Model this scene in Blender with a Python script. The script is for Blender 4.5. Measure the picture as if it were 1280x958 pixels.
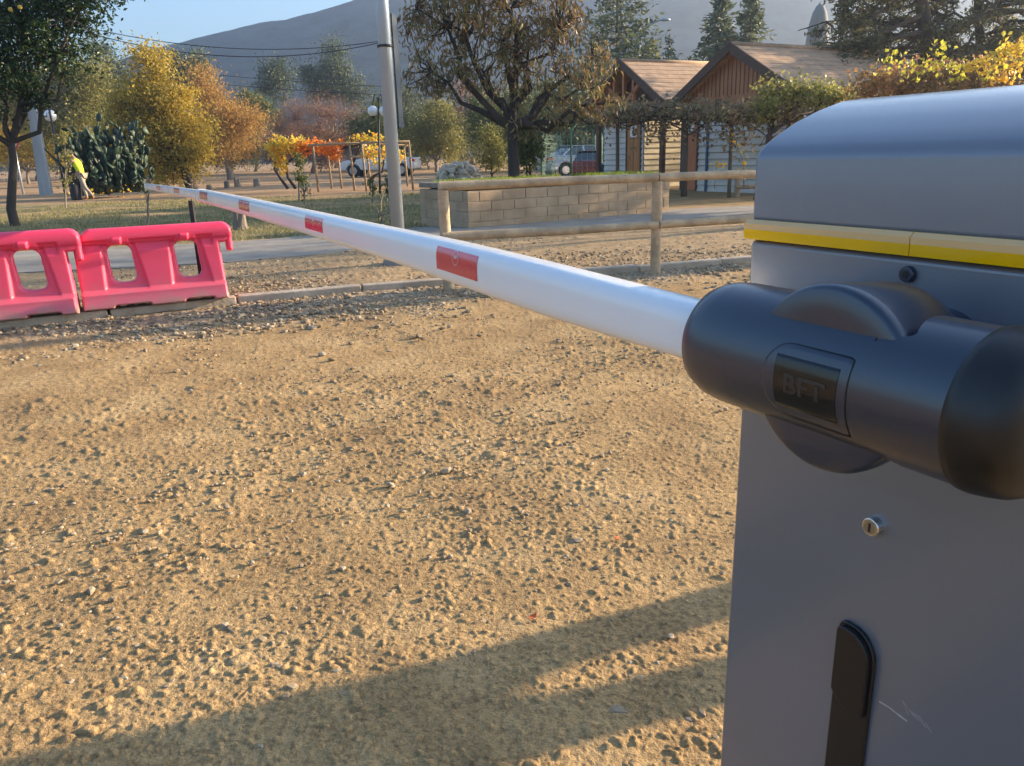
import bpy, bmesh, math, random
import numpy as np
from mathutils import Vector, Matrix

for o in list(bpy.data.objects): bpy.data.objects.remove(o)
C = bpy.context.scene
COL = C.collection
R = math.radians

# ------------------------------------------------------------------ camera, light, exposure
FPX = 961.0; HC = 1.2
PITCH = math.atan(287/FPX); ROLL = math.atan(.03)
SUN_AZ = R(69); SUN_EL = R(14)          # azimuth clockwise from +Y
cF = np.array([0, math.cos(PITCH), -math.sin(PITCH)])
_R0 = np.array([1., 0, 0]); _U0 = np.array([0, math.sin(PITCH), math.cos(PITCH)])
cR = math.cos(ROLL)*_R0 - math.sin(ROLL)*_U0
cU = math.sin(ROLL)*_R0 + math.cos(ROLL)*_U0
CAM = np.array([0, 0, HC])
cam = bpy.data.objects.new('camera', bpy.data.cameras.new('camera')); COL.objects.link(cam)
cam.matrix_world = Matrix(((cR[0], cU[0], -cF[0], 0), (cR[1], cU[1], -cF[1], 0), (cR[2], cU[2], -cF[2], HC), (0, 0, 0, 1)))
cam.data.sensor_width = 36; cam.data.lens = 36*FPX/1280
cam.data.clip_start = .02; cam.data.clip_end = 20000
C.camera = cam
W = bpy.data.worlds.new('World'); C.world = W; W.use_nodes = True
wn = W.node_tree.nodes; wl = W.node_tree.links
sky = wn.new('ShaderNodeTexSky'); sky.sky_type = 'NISHITA'; sky.sun_disc = False
sky.sun_elevation = SUN_EL; sky.sun_rotation = SUN_AZ; sky.altitude = 500
sky.air_density = 1.1; sky.dust_density = .5; sky.ozone_density = 3.0
bg = wn['Background']; bg.inputs[1].default_value = .078
wl.new(sky.outputs[0], bg.inputs[0])
sun = bpy.data.objects.new('sun', bpy.data.lights.new('sun', 'SUN')); COL.objects.link(sun)
sun.data.energy = 5.0; sun.data.angle = R(.6); sun.data.color = (1.0, .79, .54)
SD = Vector((math.sin(SUN_AZ)*math.cos(SUN_EL), math.cos(SUN_AZ)*math.cos(SUN_EL), math.sin(SUN_EL)))
sun.rotation_euler = SD.to_track_quat('Z', 'Y').to_euler()
sun.location = (20, 10, 20)
C.view_settings.view_transform = 'Standard'; C.view_settings.look = 'None'
C.view_settings.exposure = 2.25; C.view_settings.gamma = 1.0
HAZE_DENSITY = .0012

def ray(px, py): return cF + cR*(px-640)/FPX - cU*(py-479)/FPX
def gnd(px, py, z=0.):
    d = ray(px, py); return CAM + d*(z-HC)/d[2]
def atY(px, py, Y):
    d = ray(px, py); return CAM + d*(Y/d[1])
def hz(px): return 192 - .03*(px-640)+.3

# ------------------------------------------------------------------ node helpers
def new_mat(name):
    m = bpy.data.materials.new(name); m.use_nodes = True
    return m, m.node_tree.nodes, m.node_tree.links, m.node_tree.nodes['Principled BSDF']
def ramp(n, stops):
    r = n.new('ShaderNodeValToRGB'); e = r.color_ramp.elements
    e[0].position = stops[0][0]; e[0].color = (*stops[0][1], 1)
    e[1].position = stops[-1][0]; e[1].color = (*stops[-1][1], 1)
    for p, c in stops[1:-1]:
        k = e.new(p); k.color = (*c, 1)
    return r
def sc(c, k): return tuple(min(1, x*k) for x in c)
def paint(name, col, rough=.5, metal=0., var=.12, scale=8., bump=.0, bscale=60., spec=.5, coat=0., dirt=None, streak=False, dirtamt=.5):
    m, n, l, b = new_mat(name)
    tc = n.new('ShaderNodeTexCoord'); src = tc.outputs['Object']
    if streak:
        mp = n.new('ShaderNodeMapping'); mp.inputs['Scale'].default_value = (1, 1, .12); l.new(src, mp.inputs[0]); src = mp.outputs[0]
    nz = n.new('ShaderNodeTexNoise'); nz.inputs['Scale'].default_value = scale; nz.inputs['Detail'].default_value = 6
    l.new(src, nz.inputs['Vector'])
    r = ramp(n, [(.3, sc(col, 1-var)), (.7, sc(col, 1+var))]); l.new(nz.outputs[0], r.inputs[0]); out = r.outputs[0]
    if dirt:
        nd = n.new('ShaderNodeTexNoise'); nd.inputs['Scale'].default_value = scale*2.3; nd.inputs['Detail'].default_value = 9; nd.inputs['Roughness'].default_value = .7
        l.new(src, nd.inputs['Vector'])
        rd = ramp(n, [(.5, (0, 0, 0)), (.75, (dirtamt,)*3)]); l.new(nd.outputs[0], rd.inputs[0])
        mx = n.new('ShaderNodeMix'); mx.data_type = 'RGBA'; l.new(rd.outputs[0], mx.inputs[0]); l.new(out, mx.inputs[6]); mx.inputs[7].default_value = (*dirt, 1); out = mx.outputs[2]
    l.new(out, b.inputs['Base Color'])
    rr = n.new('ShaderNodeMapRange'); rr.inputs[3].default_value = max(.02, rough-.08); rr.inputs[4].default_value = min(1, rough+.1)
    l.new(nz.outputs[0], rr.inputs[0]); l.new(rr.outputs[0], b.inputs['Roughness'])
    b.inputs['Metallic'].default_value = metal; b.inputs['Specular IOR Level'].default_value = spec; b.inputs['Coat Weight'].default_value = coat; b.inputs['Coat Roughness'].default_value = .12
    if bump:
        nb = n.new('ShaderNodeTexNoise'); nb.inputs['Scale'].default_value = bscale; nb.inputs['Detail'].default_value = 5; l.new(src, nb.inputs['Vector'])
        bp = n.new('ShaderNodeBump'); bp.inputs['Strength'].default_value = bump; bp.inputs['Distance'].default_value = .01; l.new(nb.outputs[0], bp.inputs['Height']); l.new(bp.outputs[0], b.inputs['Normal'])
    return m
def leafmat(name, cols, trans=.35, rough=.5):
    """cols: colours picked per leaf by the attribute v"""
    m, n, l, b = new_mat(name)
    at = n.new('ShaderNodeAttribute'); at.attribute_name = 'v'
    k = len(cols)-1
    r = ramp(n, [(i/k, c) for i, c in enumerate(cols)]); l.new(at.outputs['Fac'], r.inputs[0])
    b.inputs['Roughness'].default_value = rough; b.inputs['Specular IOR Level'].default_value = .3
    l.new(r.outputs[0], b.inputs['Base Color'])
    t = n.new('ShaderNodeBsdfTranslucent'); l.new(r.outputs[0], t.inputs[0])
    mx = n.new('ShaderNodeMixShader'); mx.inputs[0].default_value = trans
    l.new(b.outputs[0], mx.inputs[1]); l.new(t.outputs[0], mx.inputs[2])
    l.new(mx.outputs[0], n['Material Output'].inputs[0])
    return m

# ------------------------------------------------------------------ mesh helpers
def mesh_np(name, V, Fq, mat=None, smooth=False, v=None, mi=None):
    """V (n,3) float, Fq (m,k) int with equal k"""
    V = np.asarray(V, dtype=np.float32); Fq = np.asarray(Fq, dtype=np.int32)
    me = bpy.data.meshes.new(name); nv, (nf, k) = len(V), Fq.shape
    me.vertices.add(nv); me.vertices.foreach_set('co', V.ravel())
    me.loops.add(nf*k); me.loops.foreach_set('vertex_index', Fq.ravel())
    me.polygons.add(nf); me.polygons.foreach_set('loop_start', np.arange(0, nf*k, k, dtype=np.int32))
    me.polygons.foreach_set('loop_total', np.full(nf, k, dtype=np.int32))
    me.polygons.foreach_set('use_smooth', np.full(nf, smooth, dtype=bool))
    if mi is not None: me.polygons.foreach_set('material_index', np.asarray(mi, dtype=np.int32))
    me.update(calc_edges=True)
    if v is not None:
        a = me.attributes.new('v', 'FLOAT', 'FACE'); a.data.foreach_set('value', np.asarray(v, dtype=np.float32))
    if mat: me.materials.append(mat)
    return me
def tag(o, label=None, cat=None, group=None, kind=None):
    if label: o['label'] = label
    if cat: o['category'] = cat
    if group: o['group'] = group
    if kind: o['kind'] = kind
    return o
def empty(name, loc, label, cat, group=None):
    o = bpy.data.objects.new(name, None); COL.objects.link(o); o.location = tuple(float(x) for x in loc); o.empty_display_size = .2
    return tag(o, label, cat, group)
def link(name, me, parent=None, world=True):
    """me is in world coordinates; moved into the space of its (unrotated) parents"""
    o = bpy.data.objects.new(name, me); COL.objects.link(o)
    if parent is not None:
        o.parent = parent
        if world:
            off = Vector((0, 0, 0)); p = parent
            while p is not None: off += p.location; p = p.parent
            me.transform(Matrix.Translation(-off))
    return o
class MB:
    """collects simple shapes into one mesh, faces of any size"""
    def __init__(s): s.v = []; s.f = []; s.m = []; s.sm = []
    def add(s, V, Fs, mi=0, sm=False):
        b = len(s.v); s.v += [tuple(float(c) for c in p) for p in V]
        for f in Fs: s.f.append([i+b for i in f]); s.m.append(mi); s.sm.append(sm)
    def box(s, c, ax, ay, az, mi=0):
        c, ax, ay, az = [np.array(q, float) for q in (c, ax, ay, az)]
        V = [c+i*ax+j*ay+k*az for i in (-1, 1) for j in (-1, 1) for k in (-1, 1)]
        F = [(0, 1, 3, 2), (4, 6, 7, 5), (0, 4, 5, 1), (2, 3, 7, 6), (0, 2, 6, 4), (1, 5, 7, 3)]
        if np.dot(np.cross(ax, ay), az) < 0: F = [f[::-1] for f in F]
        s.add(V, F, mi)
    def abox(s, lo, hi, mi=0):
        lo = np.array(lo, float); hi = np.array(hi, float); h = (hi-lo)/2
        s.box((lo+hi)/2, (h[0], 0, 0), (0, h[1], 0), (0, 0, h[2]), mi)
    def tube(s, pts, rad, n=8, mi=0, cap=True, sm=True, squash=None):
        V, F = tube_np(pts, rad, n)
        s.add(V, F, mi, sm)
        if cap:
            b = len(s.v)-len(V)
            s.f.append([b+i for i in range(n)][::-1]); s.m.append(mi); s.sm.append(False)
            s.f.append([b+len(V)-n+i for i in range(n)]); s.m.append(mi); s.sm.append(False)
    def sphere(s, c, r, n=12, mi=0):
        c = np.array(c, float); r = np.array(r, float)*np.ones(3); V = []; F = []
        m = max(4, n//2)
        for i in range(m+1):
            th = math.pi*i/m
            for j in range(n):
                ph = 2*math.pi*j/n; V.append(c+r*np.array([math.sin(th)*math.cos(ph), math.sin(th)*math.sin(ph), math.cos(th)]))
        for i in range(m):
            for j in range(n):
                a = i*n+j; b2 = i*n+(j+1) % n
                F.append((a, a+n, b2+n, b2))
        s.add(V, F, mi, True)
    def prism(s, poly, d, mi=0, sm=False):
        """poly: list of 3D points in a plane; d: extrusion vector"""
        n = len(poly); P = [np.array(p, float) for p in poly]; d = np.array(d, float)
        nrm = sum((np.cross(P[i]-P[0], P[(i+1) % n]-P[0]) for i in range(1, n-1)), np.zeros(3))
        if np.dot(nrm, d) < 0: P = P[::-1]
        V = P+[p+d for p in P]
        F = [list(range(n))[::-1], [n+i for i in range(n)]]
        s.add(V, F, mi)
        b = len(s.v)-2*n
        for i in range(n):
            j = (i+1) % n; s.f.append([b+i, b+j, b+n+j, b+n+i]); s.m.append(mi); s.sm.append(sm)
    def build(s, name, mats, parent=None, bevel=0, segs=2, angle=40):
        me = bpy.data.meshes.new(name); me.from_pydata(s.v, [], s.f); me.update()
        if not isinstance(mats, (list, tuple)): mats = [mats]
        for m in mats: me.materials.append(m)
        me.polygons.foreach_set('material_index', s.m); me.polygons.foreach_set('use_smooth', s.sm)
        o = link(name, me, parent)
        if bevel:
            bv = o.modifiers.new('bevel', 'BEVEL'); bv.width = bevel; bv.segments = segs; bv.limit_method = 'ANGLE'; bv.angle_limit = R(angle)
            for p in me.polygons: p.use_smooth = True
            wn_ = o.modifiers.new('wn', 'WEIGHTED_NORMAL'); wn_.keep_sharp = True
        return o
def tube_np(pts, rad, n=8):
    P = np.asarray(pts, float); rad = np.ones(len(P))*rad if np.isscalar(rad) else np.asarray(rad, float)
    T = np.zeros_like(P); T[1:-1] = P[2:]-P[:-2]; T[0] = P[1]-P[0]; T[-1] = P[-1]-P[-2]
    T /= np.linalg.norm(T, axis=1)[:, None]+1e-9
    ref = np.array([0, 0, 1.]) if abs(T[0][2]) < .8 else np.array([1., 0, 0])
    V = []; ang = np.arange(n)*2*np.pi/n
    u = np.cross(T[0], ref); u /= np.linalg.norm(u)
    for p, t, r in zip(P, T, rad):
        u = u-np.dot(u, t)*t; u /= np.linalg.norm(u)+1e-9; w = np.cross(t, u)
        V.append(p+r*(np.cos(ang)[:, None]*u+np.sin(ang)[:, None]*w))
    V = np.concatenate(V); F = []
    for i in range(len(P)-1):
        for j in range(n):
            k = (j+1) % n; F.append((i*n+j, i*n+k, (i+1)*n+k, (i+1)*n+j))
    return V, F
class Tubes:
    """many tubes gathered as one quad mesh"""
    def __init__(s): s.V = []; s.F = []; s.n = 0
    def add(s, pts, rad, n=6):
        V, F = tube_np(pts, rad, n); s.V.append(V); s.F.append(np.array(F)+s.n); s.n += len(V)
    def build(s, name, mat, parent): return link(name, mesh_np(name, np.concatenate(s.V), np.concatenate(s.F), mat, True), parent)

def leaf_quads(rng, P, size, aspect=.5, droop=0., flat=0.):
    """kite-shaped leaves at points P"""
    n = len(P); size = size*rng.uniform(.6, 1.35, n)
    ax = rng.normal(size=(n, 3)); ax[:, 2] -= droop*2; ax[:, 2] *= (1-flat*.7)
    ax /= np.linalg.norm(ax, axis=1)[:, None]
    sd = np.cross(ax, rng.normal(size=(n, 3))); sd /= np.linalg.norm(sd, axis=1)[:, None]+1e-9
    L = (ax*size[:, None]); Wd = sd*(size*aspect*.5)[:, None]
    nr = np.cross(ax, sd)*(size*.12)[:, None]
    V = np.stack([P, P+L*.45+Wd+nr, P+L, P+L*.45-Wd+nr], axis=1).reshape(-1, 3)
    F = np.arange(4*n).reshape(n, 4)
    return V, F
def clumps(rng, lobes, ncl, nleaf, rc, shell=.5):
    """lobes: (centre, radii). Returns clump centres, leaf points and a value per clump"""
    vol = np.array([r[0]*r[1]*r[2] for c, r in lobes])**.75; vol /= vol.sum()
    CC = []; PP = []; VV = []
    for (c, r), w in zip(lobes, vol):
        k = max(3, int(ncl*w)); d = rng.normal(size=(k, 3)); d /= np.linalg.norm(d, axis=1)[:, None]
        rad = rng.uniform(shell**2, 1, k)**.5
        cc = np.array(c)+d*rad[:, None]*np.array(r); CC.append(cc)
        m = rng.integers(int(nleaf*.5), int(nleaf*1.5)+1, k)
        idx = np.repeat(np.arange(k), m)
        rcl = rc*rng.uniform(.6, 1.4, k)
        PP.append(cc[idx]+rng.normal(size=(len(idx), 3))*rcl[idx][:, None]*np.array([1, 1, .7]))
        VV.append((rng.uniform(0, 1, k)[idx]*.6+rng.uniform(0, 1, len(idx))*.4))
    return np.concatenate(CC), np.concatenate(PP), np.concatenate(VV)
def bend(rng, a, b, k=4, amt=.08):
    a = np.array(a, float); b = np.array(b, float); L = np.linalg.norm(b-a)
    t = np.linspace(0, 1, k+1)[:, None]; P = a+(b-a)*t
    P[1:-1] += rng.normal(size=(k-1, 3))*L*amt
    return P
def tree(name, label, cat, base, lobes, lmat, bmat, seed=0, ncl=120, nleaf=60, rc=.3, leaf=.12, aspect=.5, droop=0., shell=.5, tr=.12, group=None, limbs=None, twig=.35, lean=None, minz=None, twr=.012):
    rng = np.random.default_rng(seed); base = np.array(base, float)
    if base[1] > 28: nleaf = int(nleaf*1.7); leaf *= .74
    root = empty(name, base, label, cat, group)
    CC, PP, VV = clumps(rng, lobes, ncl, nleaf, rc, shell)
    if minz is not None:
        k = PP[:, 2] > minz; PP = PP[k]; VV = VV[k]
    V, F = leaf_quads(rng, PP, leaf, aspect, droop)
    tb = Tubes()
    cen = np.mean([c for c, r in lobes], axis=0); low = min(c[2]-r[2] for c, r in lobes)
    fork = np.array([base[0]*.55+cen[0]*.45, base[1]*.55+cen[1]*.45, base[2]+max(.25*(low-base[2]), .25*(cen[2]-base[2]))]) if lean is None else np.array(lean, float)
    tb.add(np.concatenate([[base-[0, 0, .1]], bend(rng, base, fork, 4, .03)]), np.linspace(tr*1.35, tr*.85, 6), 9)
    nodes = []
    for c, r in (limbs or lobes):
        c = np.array(c, float)
        P = bend(rng, fork, c, 5, .06); tb.add(P, np.linspace(tr*.7, tr*.15, 6), 7); nodes += list(P[2:])
    nodes = np.array(nodes)
    for cc in CC:
        if rng.uniform() > twig: continue
        j = np.argmin(np.linalg.norm(nodes-cc, axis=1)+(nodes[:, 2] > cc[2]+.3)*.4)
        tb.add(bend(rng, nodes[j], cc, 3, .08), np.linspace(max(tr*.18, twr), twr*.5, 4), 4)
    tb.build('trunk', bmat, root)
    link('crown', mesh_np('crown', V, F, lmat, False, VV), root)
    return root
def conifer(name, label, cat, base, h, rad, lmat, bmat, seed=0, levels=22, per=8, leaf=.22, z0=.08, up=.0, group=None, dens=26, lean=(0, 0), shape=1.0, tr=.16, gaps=.12):
    rng = np.random.default_rng(seed); base = np.array(base, float); root = empty(name, base, label, cat, group)
    top = base+np.array([lean[0], lean[1], h]); tb = Tubes()
    tb.add(bend(rng, base-[0, 0, .1], top, 6, .004), np.linspace(tr, .02, 7), 8)
    PP = []; VV = []
    for i in range(levels):
        t = z0+(1-z0)*(i+rng.uniform(-.3, .3))/levels; t = min(max(t, z0), .985); L0 = rad*((1-t)**shape)*1.0+.12
        for j in range(per):
            if rng.uniform() < gaps: continue
            ph = rng.uniform(0, 2*math.pi); L = L0*rng.uniform(.6, 1.15)
            o = base+(top-base)*t; dz = L*(up+rng.uniform(-.12, .12))
            e = o+np.array([math.cos(ph)*L, math.sin(ph)*L, dz]); mid = (o+e)/2+np.array([0, 0, -L*.10])
            P = np.array([o, mid, e]); tb.add(P, [max(.012, tr*.2*(1-t)), .012, .005], 4)
            n = int(dens*L/rad)+6; s = rng.uniform(.15, 1, n)**.8
            q = (1-s)[:, None]**2*o+2*(s*(1-s))[:, None]*mid+(s**2)[:, None]*e
            side = np.array([-math.sin(ph), math.cos(ph), 0]); w = L*.22*(1.1-s)
            q = q+side*(rng.uniform(-1, 1, n)*w)[:, None]+rng.normal(size=(n, 3))*.04*rad*np.array([.5, .5, .6])
            PP.append(q); VV.append(np.full(n, rng.uniform(0, .6))+rng.uniform(0, .4, n))
    PP = np.concatenate(PP); VV = np.concatenate(VV)
    V, F = leaf_quads(rng, PP, leaf, .38, .05, .5)
    tb.build('trunk', bmat, root); link('crown', mesh_np('crown', V, F, lmat, False, VV), root)
    return root

# ------------------------------------------------------------------ numpy noise
def h2(ix, iy, s=0):
    n = (ix.astype(np.int64)*374761393+iy.astype(np.int64)*668265263+s*974634777) & 0xffffffff
    n = ((n ^ (n >> 13))*1274126177) & 0xffffffff
    return ((n ^ (n >> 16)) & 0xffffff)/float(0xffffff)
def vnoise(x, y, s=0):
    ix = np.floor(x); iy = np.floor(y); fx = x-ix; fy = y-iy; fx = fx*fx*(3-2*fx); fy = fy*fy*(3-2*fy)
    a = h2(ix, iy, s); b = h2(ix+1, iy, s); c = h2(ix, iy+1, s); d = h2(ix+1, iy+1, s)
    return (a*(1-fx)+b*fx)*(1-fy)+(c*(1-fx)+d*fx)*fy
def fbm(x, y, o=4, s=0):
    t = 0; a = .5; f = 1.
    for i in range(o): t = t+a*vnoise(x*f+i*17.3, y*f-i*9.1, s+i); a *= .5; f *= 2.03
    return t/(1-.5**o)
def pebbles(x, y, cell, s=0, keep=.5):
    """domes on jittered cells: returns height 0..1"""
    X = x/cell; Y = y/cell; ix = np.floor(X); iy = np.floor(Y); out = np.zeros_like(X)
    for dx in (-1, 0, 1):
        for dy in (-1, 0, 1):
            cx = ix+dx; cy = iy+dy
            px = cx+h2(cx, cy, s+1); py = cy+h2(cx, cy, s+2); r = .2+.38*h2(cx, cy, s+3)**2
            on = h2(cx, cy, s+4) < keep
            el = .7+.6*h2(cx, cy, s+5); an = 3.14*h2(cx, cy, s+6)
            ux = (X-px)*np.cos(an)+(Y-py)*np.sin(an); uy = -(X-px)*np.sin(an)+(Y-py)*np.cos(an)
            d2 = ((ux*el)**2+(uy/el)**2)/r**2
            out = np.maximum(out, np.where(on & (d2 < 1), np.sqrt(np.maximum(1-d2, 0))*r*1.9, 0))
    return out
def sstep(a, b, x): t = np.clip((x-a)/(b-a), 0, 1); return t*t*(3-2*t)

# kerb line and footpath lines on the ground (metres)
KERB = [gnd(-420, 472), gnd(0, 411), gnd(145, 396), gnd(300, 379), gnd(430, 367), gnd(557, 357), gnd(700, 348), gnd(815, 339), gnd(940, 327), gnd(1280, 300), gnd(1700, 275)]
KX = np.array([p[0] for p in KERB]); KY = np.array([p[1] for p in KERB])
PF = [gnd(-420, 385), gnd(0, 349), gnd(290, 334), gnd(400, 324), gnd(560, 303), gnd(640, 298), gnd(800, 282), gnd(940, 272), gnd(1280, 255), gnd(1700, 240)]
PB = [gnd(-420, 350), gnd(0, 321), gnd(290, 308), gnd(400, 299), gnd(540, 288), gnd(640, 286), gnd(790, 268), gnd(940, 261), gnd(1280, 246), gnd(1700, 233)]
def line(P, x): return np.interp(x, [p[0] for p in P], [p[1] for p in P])

# ------------------------------------------------------------------ ground: one sheet, fine near the camera
def ground():
    # rows: distance from the camera; columns: azimuth
    r = [.35]
    while r[-1] < 930:
        q = r[-1]; d = max(.0032, q*q/(HC*FPX*.8)*1.15)
        d = min(d, q/55 if q < 40 else q/14); r.append(q+d)
    r = np.array(r)
    inner = np.linspace(-41, 41, 760)
    outl = np.linspace(-180, -41, 60)[:-1]; outr = np.linspace(41, 180, 60)[1:]
    th = np.radians(np.concatenate([outl, inner, outr]))
    RR, TT = np.meshgrid(r, th, indexing='ij'); X = RR*np.sin(TT); Y = RR*np.cos(TT)
    x = X.ravel(); y = Y.ravel(); rr = RR.ravel()
    kf = line(KERB, x); pf = line(PF, x); pb = line(PB, x)
    wob = (fbm(x*.9, y*.9, 3, 5)-.5)
    behind = sstep(.02, .10, y-kf)
    beyond = sstep(.0, 1.2, y-pb+wob*.5)
    fine = np.clip(1-(rr-12)/20, 0, 1)
    z = .05*behind*(1-beyond)
    road = 1-behind
    rough = sstep(.42, .62, fbm(x*1.3+3, y*1.3, 4, 11))*.8+.2          # loose patches against packed ones
    edge = sstep(1.3, .2, kf-y+wob*1.2)*road                           # loose gravel against the kerb
    near = rr < 34
    xn, yn = x[near], y[near]; zz = np.zeros_like(x)
    rn = rough[near]; en = edge[near]
    w1 = (fbm(xn*9, yn*9, 4, 21)-.5)*.0045*(.4+.9*rn)
    w2 = (fbm(xn*78, yn*78, 3, 31)-.5)*.0050*(.5+.8*rn)
    wx = xn+(fbm(xn*22, yn*22, 2, 81)-.5)*.03; wy = yn+(fbm(xn*22, yn*22, 2, 91)-.5)*.03
    p1 = pebbles(wx, wy, .07, 41, .06)*.012*(rn*.9+.1+en)
    p2 = pebbles(wx, wy, .034, 51, .20)*.0085*(rn+.25+en)
    p3 = pebbles(wx, wy, .018, 61, .40)*.0046
    big = (fbm(xn*.8, yn*.8, 3, 71)-.5)*.05
    zz[near] = (w1+w2+np.maximum(np.maximum(p1, p2), p3)+big)*fine[near]
    zz *= np.where(beyond > .5, .6, 1)*np.where((y > pf-.05) & (y < pb+.05), .25, 1)
    z = z+zz
    grass = beyond*sstep(27.5, 25.5, y+wob*2-.0*x)*sstep(.36, .52, fbm(x*.35, y*.7, 4, 7)+.10)
    grass *= sstep(3.4, 2.2, x)
    field = sstep(26, 28, y+wob*2)
    V = np.stack([x, y, z], 1); nr, nt = X.shape
    i = np.arange(nr-1)[:, None]*nt+np.arange(nt-1)[None, :]
    Fq = np.stack([i, i+1, i+1+nt, i+nt], -1).reshape(-1, 4)[:, ::-1]
    me = mesh_np('ground', V, Fq, None, True)
    for nm, a in (('grass', grass), ('field', field), ('gravel', np.clip(edge+behind*(1-beyond)*.5, 0, 1)), ('loose', rough)):
        at = me.attributes.new(nm, 'FLOAT', 'POINT'); at.data.foreach_set('value', a.astype(np.float32))
    m, n, l, b = new_mat('ground')
    tc = n.new('ShaderNodeTexCoord')
    def noise(s, d=6, r_=.6):
        q = n.new('ShaderNodeTexNoise'); q.inputs['Scale'].default_value = s; q.inputs['Detail'].default_value = d; q.inputs['Roughness'].default_value = r_
        l.new(tc.outputs['Object'], q.inputs['Vector']); return q.outputs[0]
    def attr(nm): q = n.new('ShaderNodeAttribute'); q.attribute_name = nm; return q.outputs['Fac']
    def mix(f, a, c, mode='MIX'):
        q = n.new('ShaderNodeMix'); q.data_type = 'RGBA'; q.blend_type = mode
        for s_, vv in ((0, f), (6, a), (7, c)):
            if hasattr(vv, 'is_linked'): l.new(vv, q.inputs[s_])
            else: q.inputs[s_].default_value = vv if s_ == 0 else (*vv, 1)
        return q.outputs[2]
    d1 = ramp(n, [(.3, (.34, .215, .10)), (.5, (.46, .30, .138)), (.72, (.56, .385, .19))]); l.new(noise(2.2, 8), d1.inputs[0])
    d2 = ramp(n, [(.36, (.50, .49, .50)), (.55, (1, 1, 1))]); l.new(noise(60, 7, .75), d2.inputs[0])
    dirt = mix(1.0, d1.outputs[0], d2.outputs[0], 'MULTIPLY')
    vo = n.new('ShaderNodeTexVoronoi'); vo.inputs['Scale'].default_value = 26; l.new(tc.outputs['Object'], vo.inputs['Vector'])
    st = ramp(n, [(0, (.13, .10, .07)), (.4, (.30, .23, .15)), (.8, (.38, .30, .20)), (1, (.50, .43, .33))])
    sp = n.new('ShaderNodeSeparateColor'); l.new(vo.outputs['Color'], sp.inputs[0]); l.new(sp.outputs[0], st.inputs[0])
    gr = n.new('ShaderNodeMath'); gr.operation = 'MULTIPLY'; gr.inputs[1].default_value = .75; l.new(attr('gravel'), gr.inputs[0])
    dirt = mix(gr.outputs[0], dirt, st.outputs[0])
    g1 = ramp(n, [(.3, (.10, .105, .035)), (.48, (.20, .17, .075)), (.66, (.36, .27, .14))]); l.new(noise(1.3, 9, .7), g1.inputs[0])
    f1 = ramp(n, [(.3, (.26, .16, .09)), (.5, (.40, .25, .13)), (.7, (.50, .33, .18))]); l.new(noise(.35, 9, .65), f1.inputs[0])
    c = mix(attr('field'), dirt, f1.outputs[0]); c = mix(attr('grass'), c, g1.outputs[0])
    l.new(c, b.inputs['Base Color']); b.inputs['Roughness'].default_value = .95; b.inputs['Specular IOR Level'].default_value = .15
    bp = n.new('ShaderNodeBump'); bp.inputs['Strength'].default_value = .7; bp.inputs['Distance'].default_value = .004; l.new(noise(160, 4, .7), bp.inputs['Height'])
    bp2 = n.new('ShaderNodeBump'); bp2.inputs['Strength'].default_value = .5; bp2.inputs['Distance'].default_value = .05; l.new(noise(5, 8, .7), bp2.inputs['Height'])
    l.new(bp.outputs[0], bp2.inputs['Normal']); l.new(bp2.outputs[0], b.inputs['Normal'])
    me.materials.append(m)
    o = link('ground', me); tag(o, kind='structure')
ground()

M = {}
M['concrete'] = paint('concrete', (.27, .24, .20), .9, var=.25, scale=3, bump=.6, bscale=30, dirt=(.30, .21, .12), dirtamt=.9)
M['kerb'] = paint('kerb_concrete', (.40, .33, .25), .9, var=.25, scale=4, bump=.7, bscale=25, dirt=(.30, .21, .12))
M['bark'] = paint('bark', (.10, .075, .055), .95, var=.4, scale=5, bump=.9, bscale=25, streak=True)
M['bark_pale'] = paint('bark_pale', (.22, .18, .14), .95, var=.3, scale=5, bump=.9, bscale=25, streak=True)
M['bark_red'] = paint('bark_red', (.25, .13, .08), .95, var=.3, scale=5, bump=.6, bscale=25, streak=True)

# footpath: a sheet of concrete slabs following its line
def strip(name, Pa, Pb_, zt, thick, mat, label=None, cat=None, n=90, x0=-7.5, x1=12, kind='structure', joints=1.6, jit=.012):
    xs = np.linspace(x0, x1, n); rng = np.random.default_rng(3)
    a = np.stack([xs, line(Pa, xs)+rng.normal(size=n)*jit, np.full(n, zt)], 1); c = np.stack([xs, line(Pb_, xs)+rng.normal(size=n)*jit, np.full(n, zt)], 1)
    lo = np.array([0, 0, thick]); V = np.concatenate([a-lo, a, c, c-lo]); F = []
    for k in range(3):
        for i in range(n-1): F.append((k*n+i, k*n+i+1, (k+1)*n+i+1, (k+1)*n+i))
    me = mesh_np(name, V, F, mat); o = link(name, me); tag(o, label, cat, kind=kind)
    return o
def offs(P, d): return [np.array([p[0], p[1]+d, 0]) for p in P]
strip('footpath', PF, PB, .062, .1, M['concrete'])
# kerb: separate stones laid end to end
def kerb():
    rng = np.random.default_rng(8); mb = MB(); xs = -7.0
    while xs < 12:
        L = rng.uniform(.85, 1.05); x1 = xs+L; y0, y1 = line(KERB, xs), line(KERB, x1)
        a = np.array([xs+.006, y0+rng.normal()*.008, 0]); b_ = np.array([x1-.006, y1+rng.normal()*.008, 0])
        d = (b_-a); Ln = np.linalg.norm(d); d /= Ln; nn = np.array([-d[1], d[0], 0]); zt = .062+rng.normal()*.004
        mb.box((a+b_)/2+nn*.06+[0, 0, zt/2-.04], d*Ln/2, nn*.06, (0, 0, zt/2+.04)); xs = x1
    o = mb.build('kerb', M['kerb'], bevel=.012); tag(o, kind='structure')
kerb()

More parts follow.
